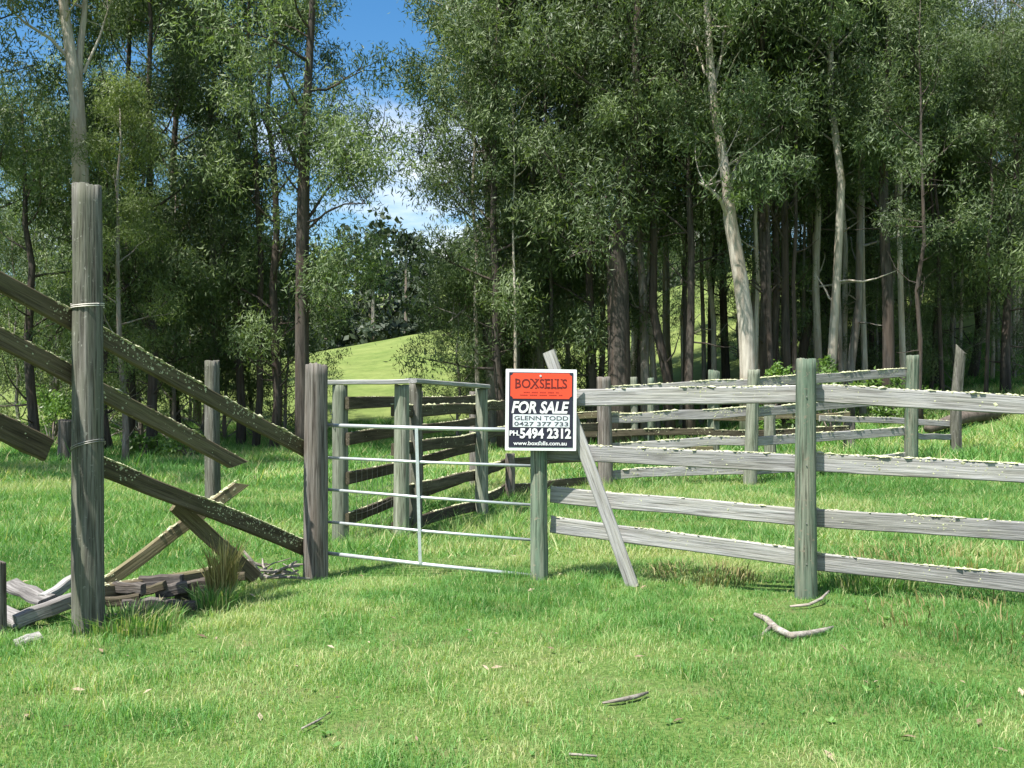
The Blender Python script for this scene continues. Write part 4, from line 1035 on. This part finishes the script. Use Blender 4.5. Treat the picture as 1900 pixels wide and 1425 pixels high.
# dry tussocks and rank grass
def tussock(base, r, h, n, mat, label, seed, spread=.5, name='grass_tussock'):
    rs = np.random.default_rng(seed); a = rs.uniform(0, 6.283, n); q_ = np.sqrt(rs.uniform(0, 1, n)) * r
    p = np.stack([np.cos(a) * q_, np.sin(a) * q_, np.full(n, -.02)], 1)
    b = a + rs.normal(size=n) * .6; dv = np.stack([np.cos(b), np.sin(b), np.zeros(n)], 1)
    L = h * rs.uniform(.45, 1.1, n); ln = rs.uniform(.05, 1, n) * spread
    w = rs.uniform(.003, .006, n); c = rs.uniform(0, 6.283, n); u = np.stack([np.cos(c), np.sin(c), np.zeros(n)], 1) * w[:, None]
    up = np.array([0, 0, 1.0])
    m1 = p + up * (L * .6)[:, None] + dv * (L * ln * .25)[:, None]; tip = p + up * (L * (1 - .3 * ln))[:, None] + dv * (L * ln)[:, None]
    v = np.stack([p - u, p + u, m1 + u * .8, tip, m1 - u * .8], 1).reshape(-1, 3)
    o = link(name, fast_mesh(name, v, tri3(n), 3, {'tint': np.repeat(rs.uniform(0, 1, n), 3)}), M[mat], None, base)
    return tag(o, label, 'grass', kind='stuff' if r > .3 else None)
tussock(PG(412, 7.2), .09, .55, 330, 'dry', 'tall brown dry grass tussock by the fallen beam', 60, .35)
tussock(PG(398, 7.05), .15, .24, 380, 'grass', 'green rank grass at the foot of the dry tussock', 61, .6)
tussock(PG(238, 6.5), .34, .20, 1100, 'grass', 'rank green weeds beside the tall post and offcuts', 62, .7)
tussock(PG(1300, 8.2), .45, .14, 420, 'dry', 'brownish dead grass mat under the bottom rail', 63, 1.2)
tussock(PG(1600, 7.9), .4, .20, 1000, 'grass', 'dark rank grass under the bottom rail by the right green post', 64, .9)
tussock(PG(1850, 6.5), .8, .15, 260, 'dry', 'yellow dry grass in front of the fence at the right', 65, .8)
tussock(PG(1770, 9.0), .9, .17, 300, 'dry', 'yellowish tall grass behind the right fence rails', 66, .9)
# fallen leaves in the grass
rs = np.random.default_rng(77); n = 260
y = rs.uniform(3.0, 9.5, n); x = rs.uniform(-1, 1, n) * (.52 * y + 1); z = gz(x, y) + rs.uniform(.01, .035, n)
a = rs.uniform(0, 6.283, n); L = rs.uniform(.025, .085, n); w = L * rs.uniform(.2, .4, n)
d_ = np.stack([np.cos(a), np.sin(a), rs.normal(size=n) * .25], 1); u_ = np.stack([-np.sin(a), np.cos(a), rs.normal(size=n) * .3], 1)
p = np.stack([x, y, z], 1)
v = np.stack([p - d_ * (L / 2)[:, None], p + u_ * (w / 2)[:, None] + np.array([0, 0, .004]), p + d_ * (L / 2)[:, None], p - u_ * (w / 2)[:, None] + np.array([0, 0, .004])], 1).reshape(-1, 3)
lf = link('fallen_leaves', fast_mesh('fallen_leaves', v, np.arange(n * 4), 4, {'tint': rs.uniform(0, 1, n)}), M['litter'])
tag(lf, 'scattered dry gum leaves lying in the foreground grass', 'leaves', kind='stuff')

# flat broad-leaved weeds among the grass
rs = np.random.default_rng(91); n = 420
y = 3.0 + 7.5 * rs.uniform(0, 1, n) ** .8; x = rs.uniform(-1, 1, n) * (.52 * y + 1.2)
k = vnoise(x * .8 + 2, y * .8 + 7, 31) > .42; x, y = x[k], y[k]; n = len(x)
vs = []; ti = []
for (px_, py_) in zip(x, y):
    m_ = rs.integers(4, 8); z_ = gzf(px_, py_) + .012; r_ = rs.uniform(.015, .036); t_ = rs.uniform(0, .35)
    for q_ in range(m_):
        a = rs.uniform(0, 6.28); e = rs.uniform(.1, .9); c_ = np.array([px_, py_, z_])
        d_ = np.array([math.cos(a), math.sin(a), e]) * r_; u_ = np.array([-math.sin(a), math.cos(a), 0]) * r_ * .28
        vs += [c_, c_ + d_ * .55 + u_, c_ + d_ * np.array([1, 1, .75]), c_ + d_ * .55 - u_]; ti.append(t_ + rs.uniform(0, .3))
we = link('weeds', fast_mesh('weeds', np.array(vs), np.arange(len(vs)), 4, {'tint': np.array(ti)}), M['grass'])
tag(we, 'small broad leaved weeds scattered through the foreground grass', 'weeds', kind='stuff')
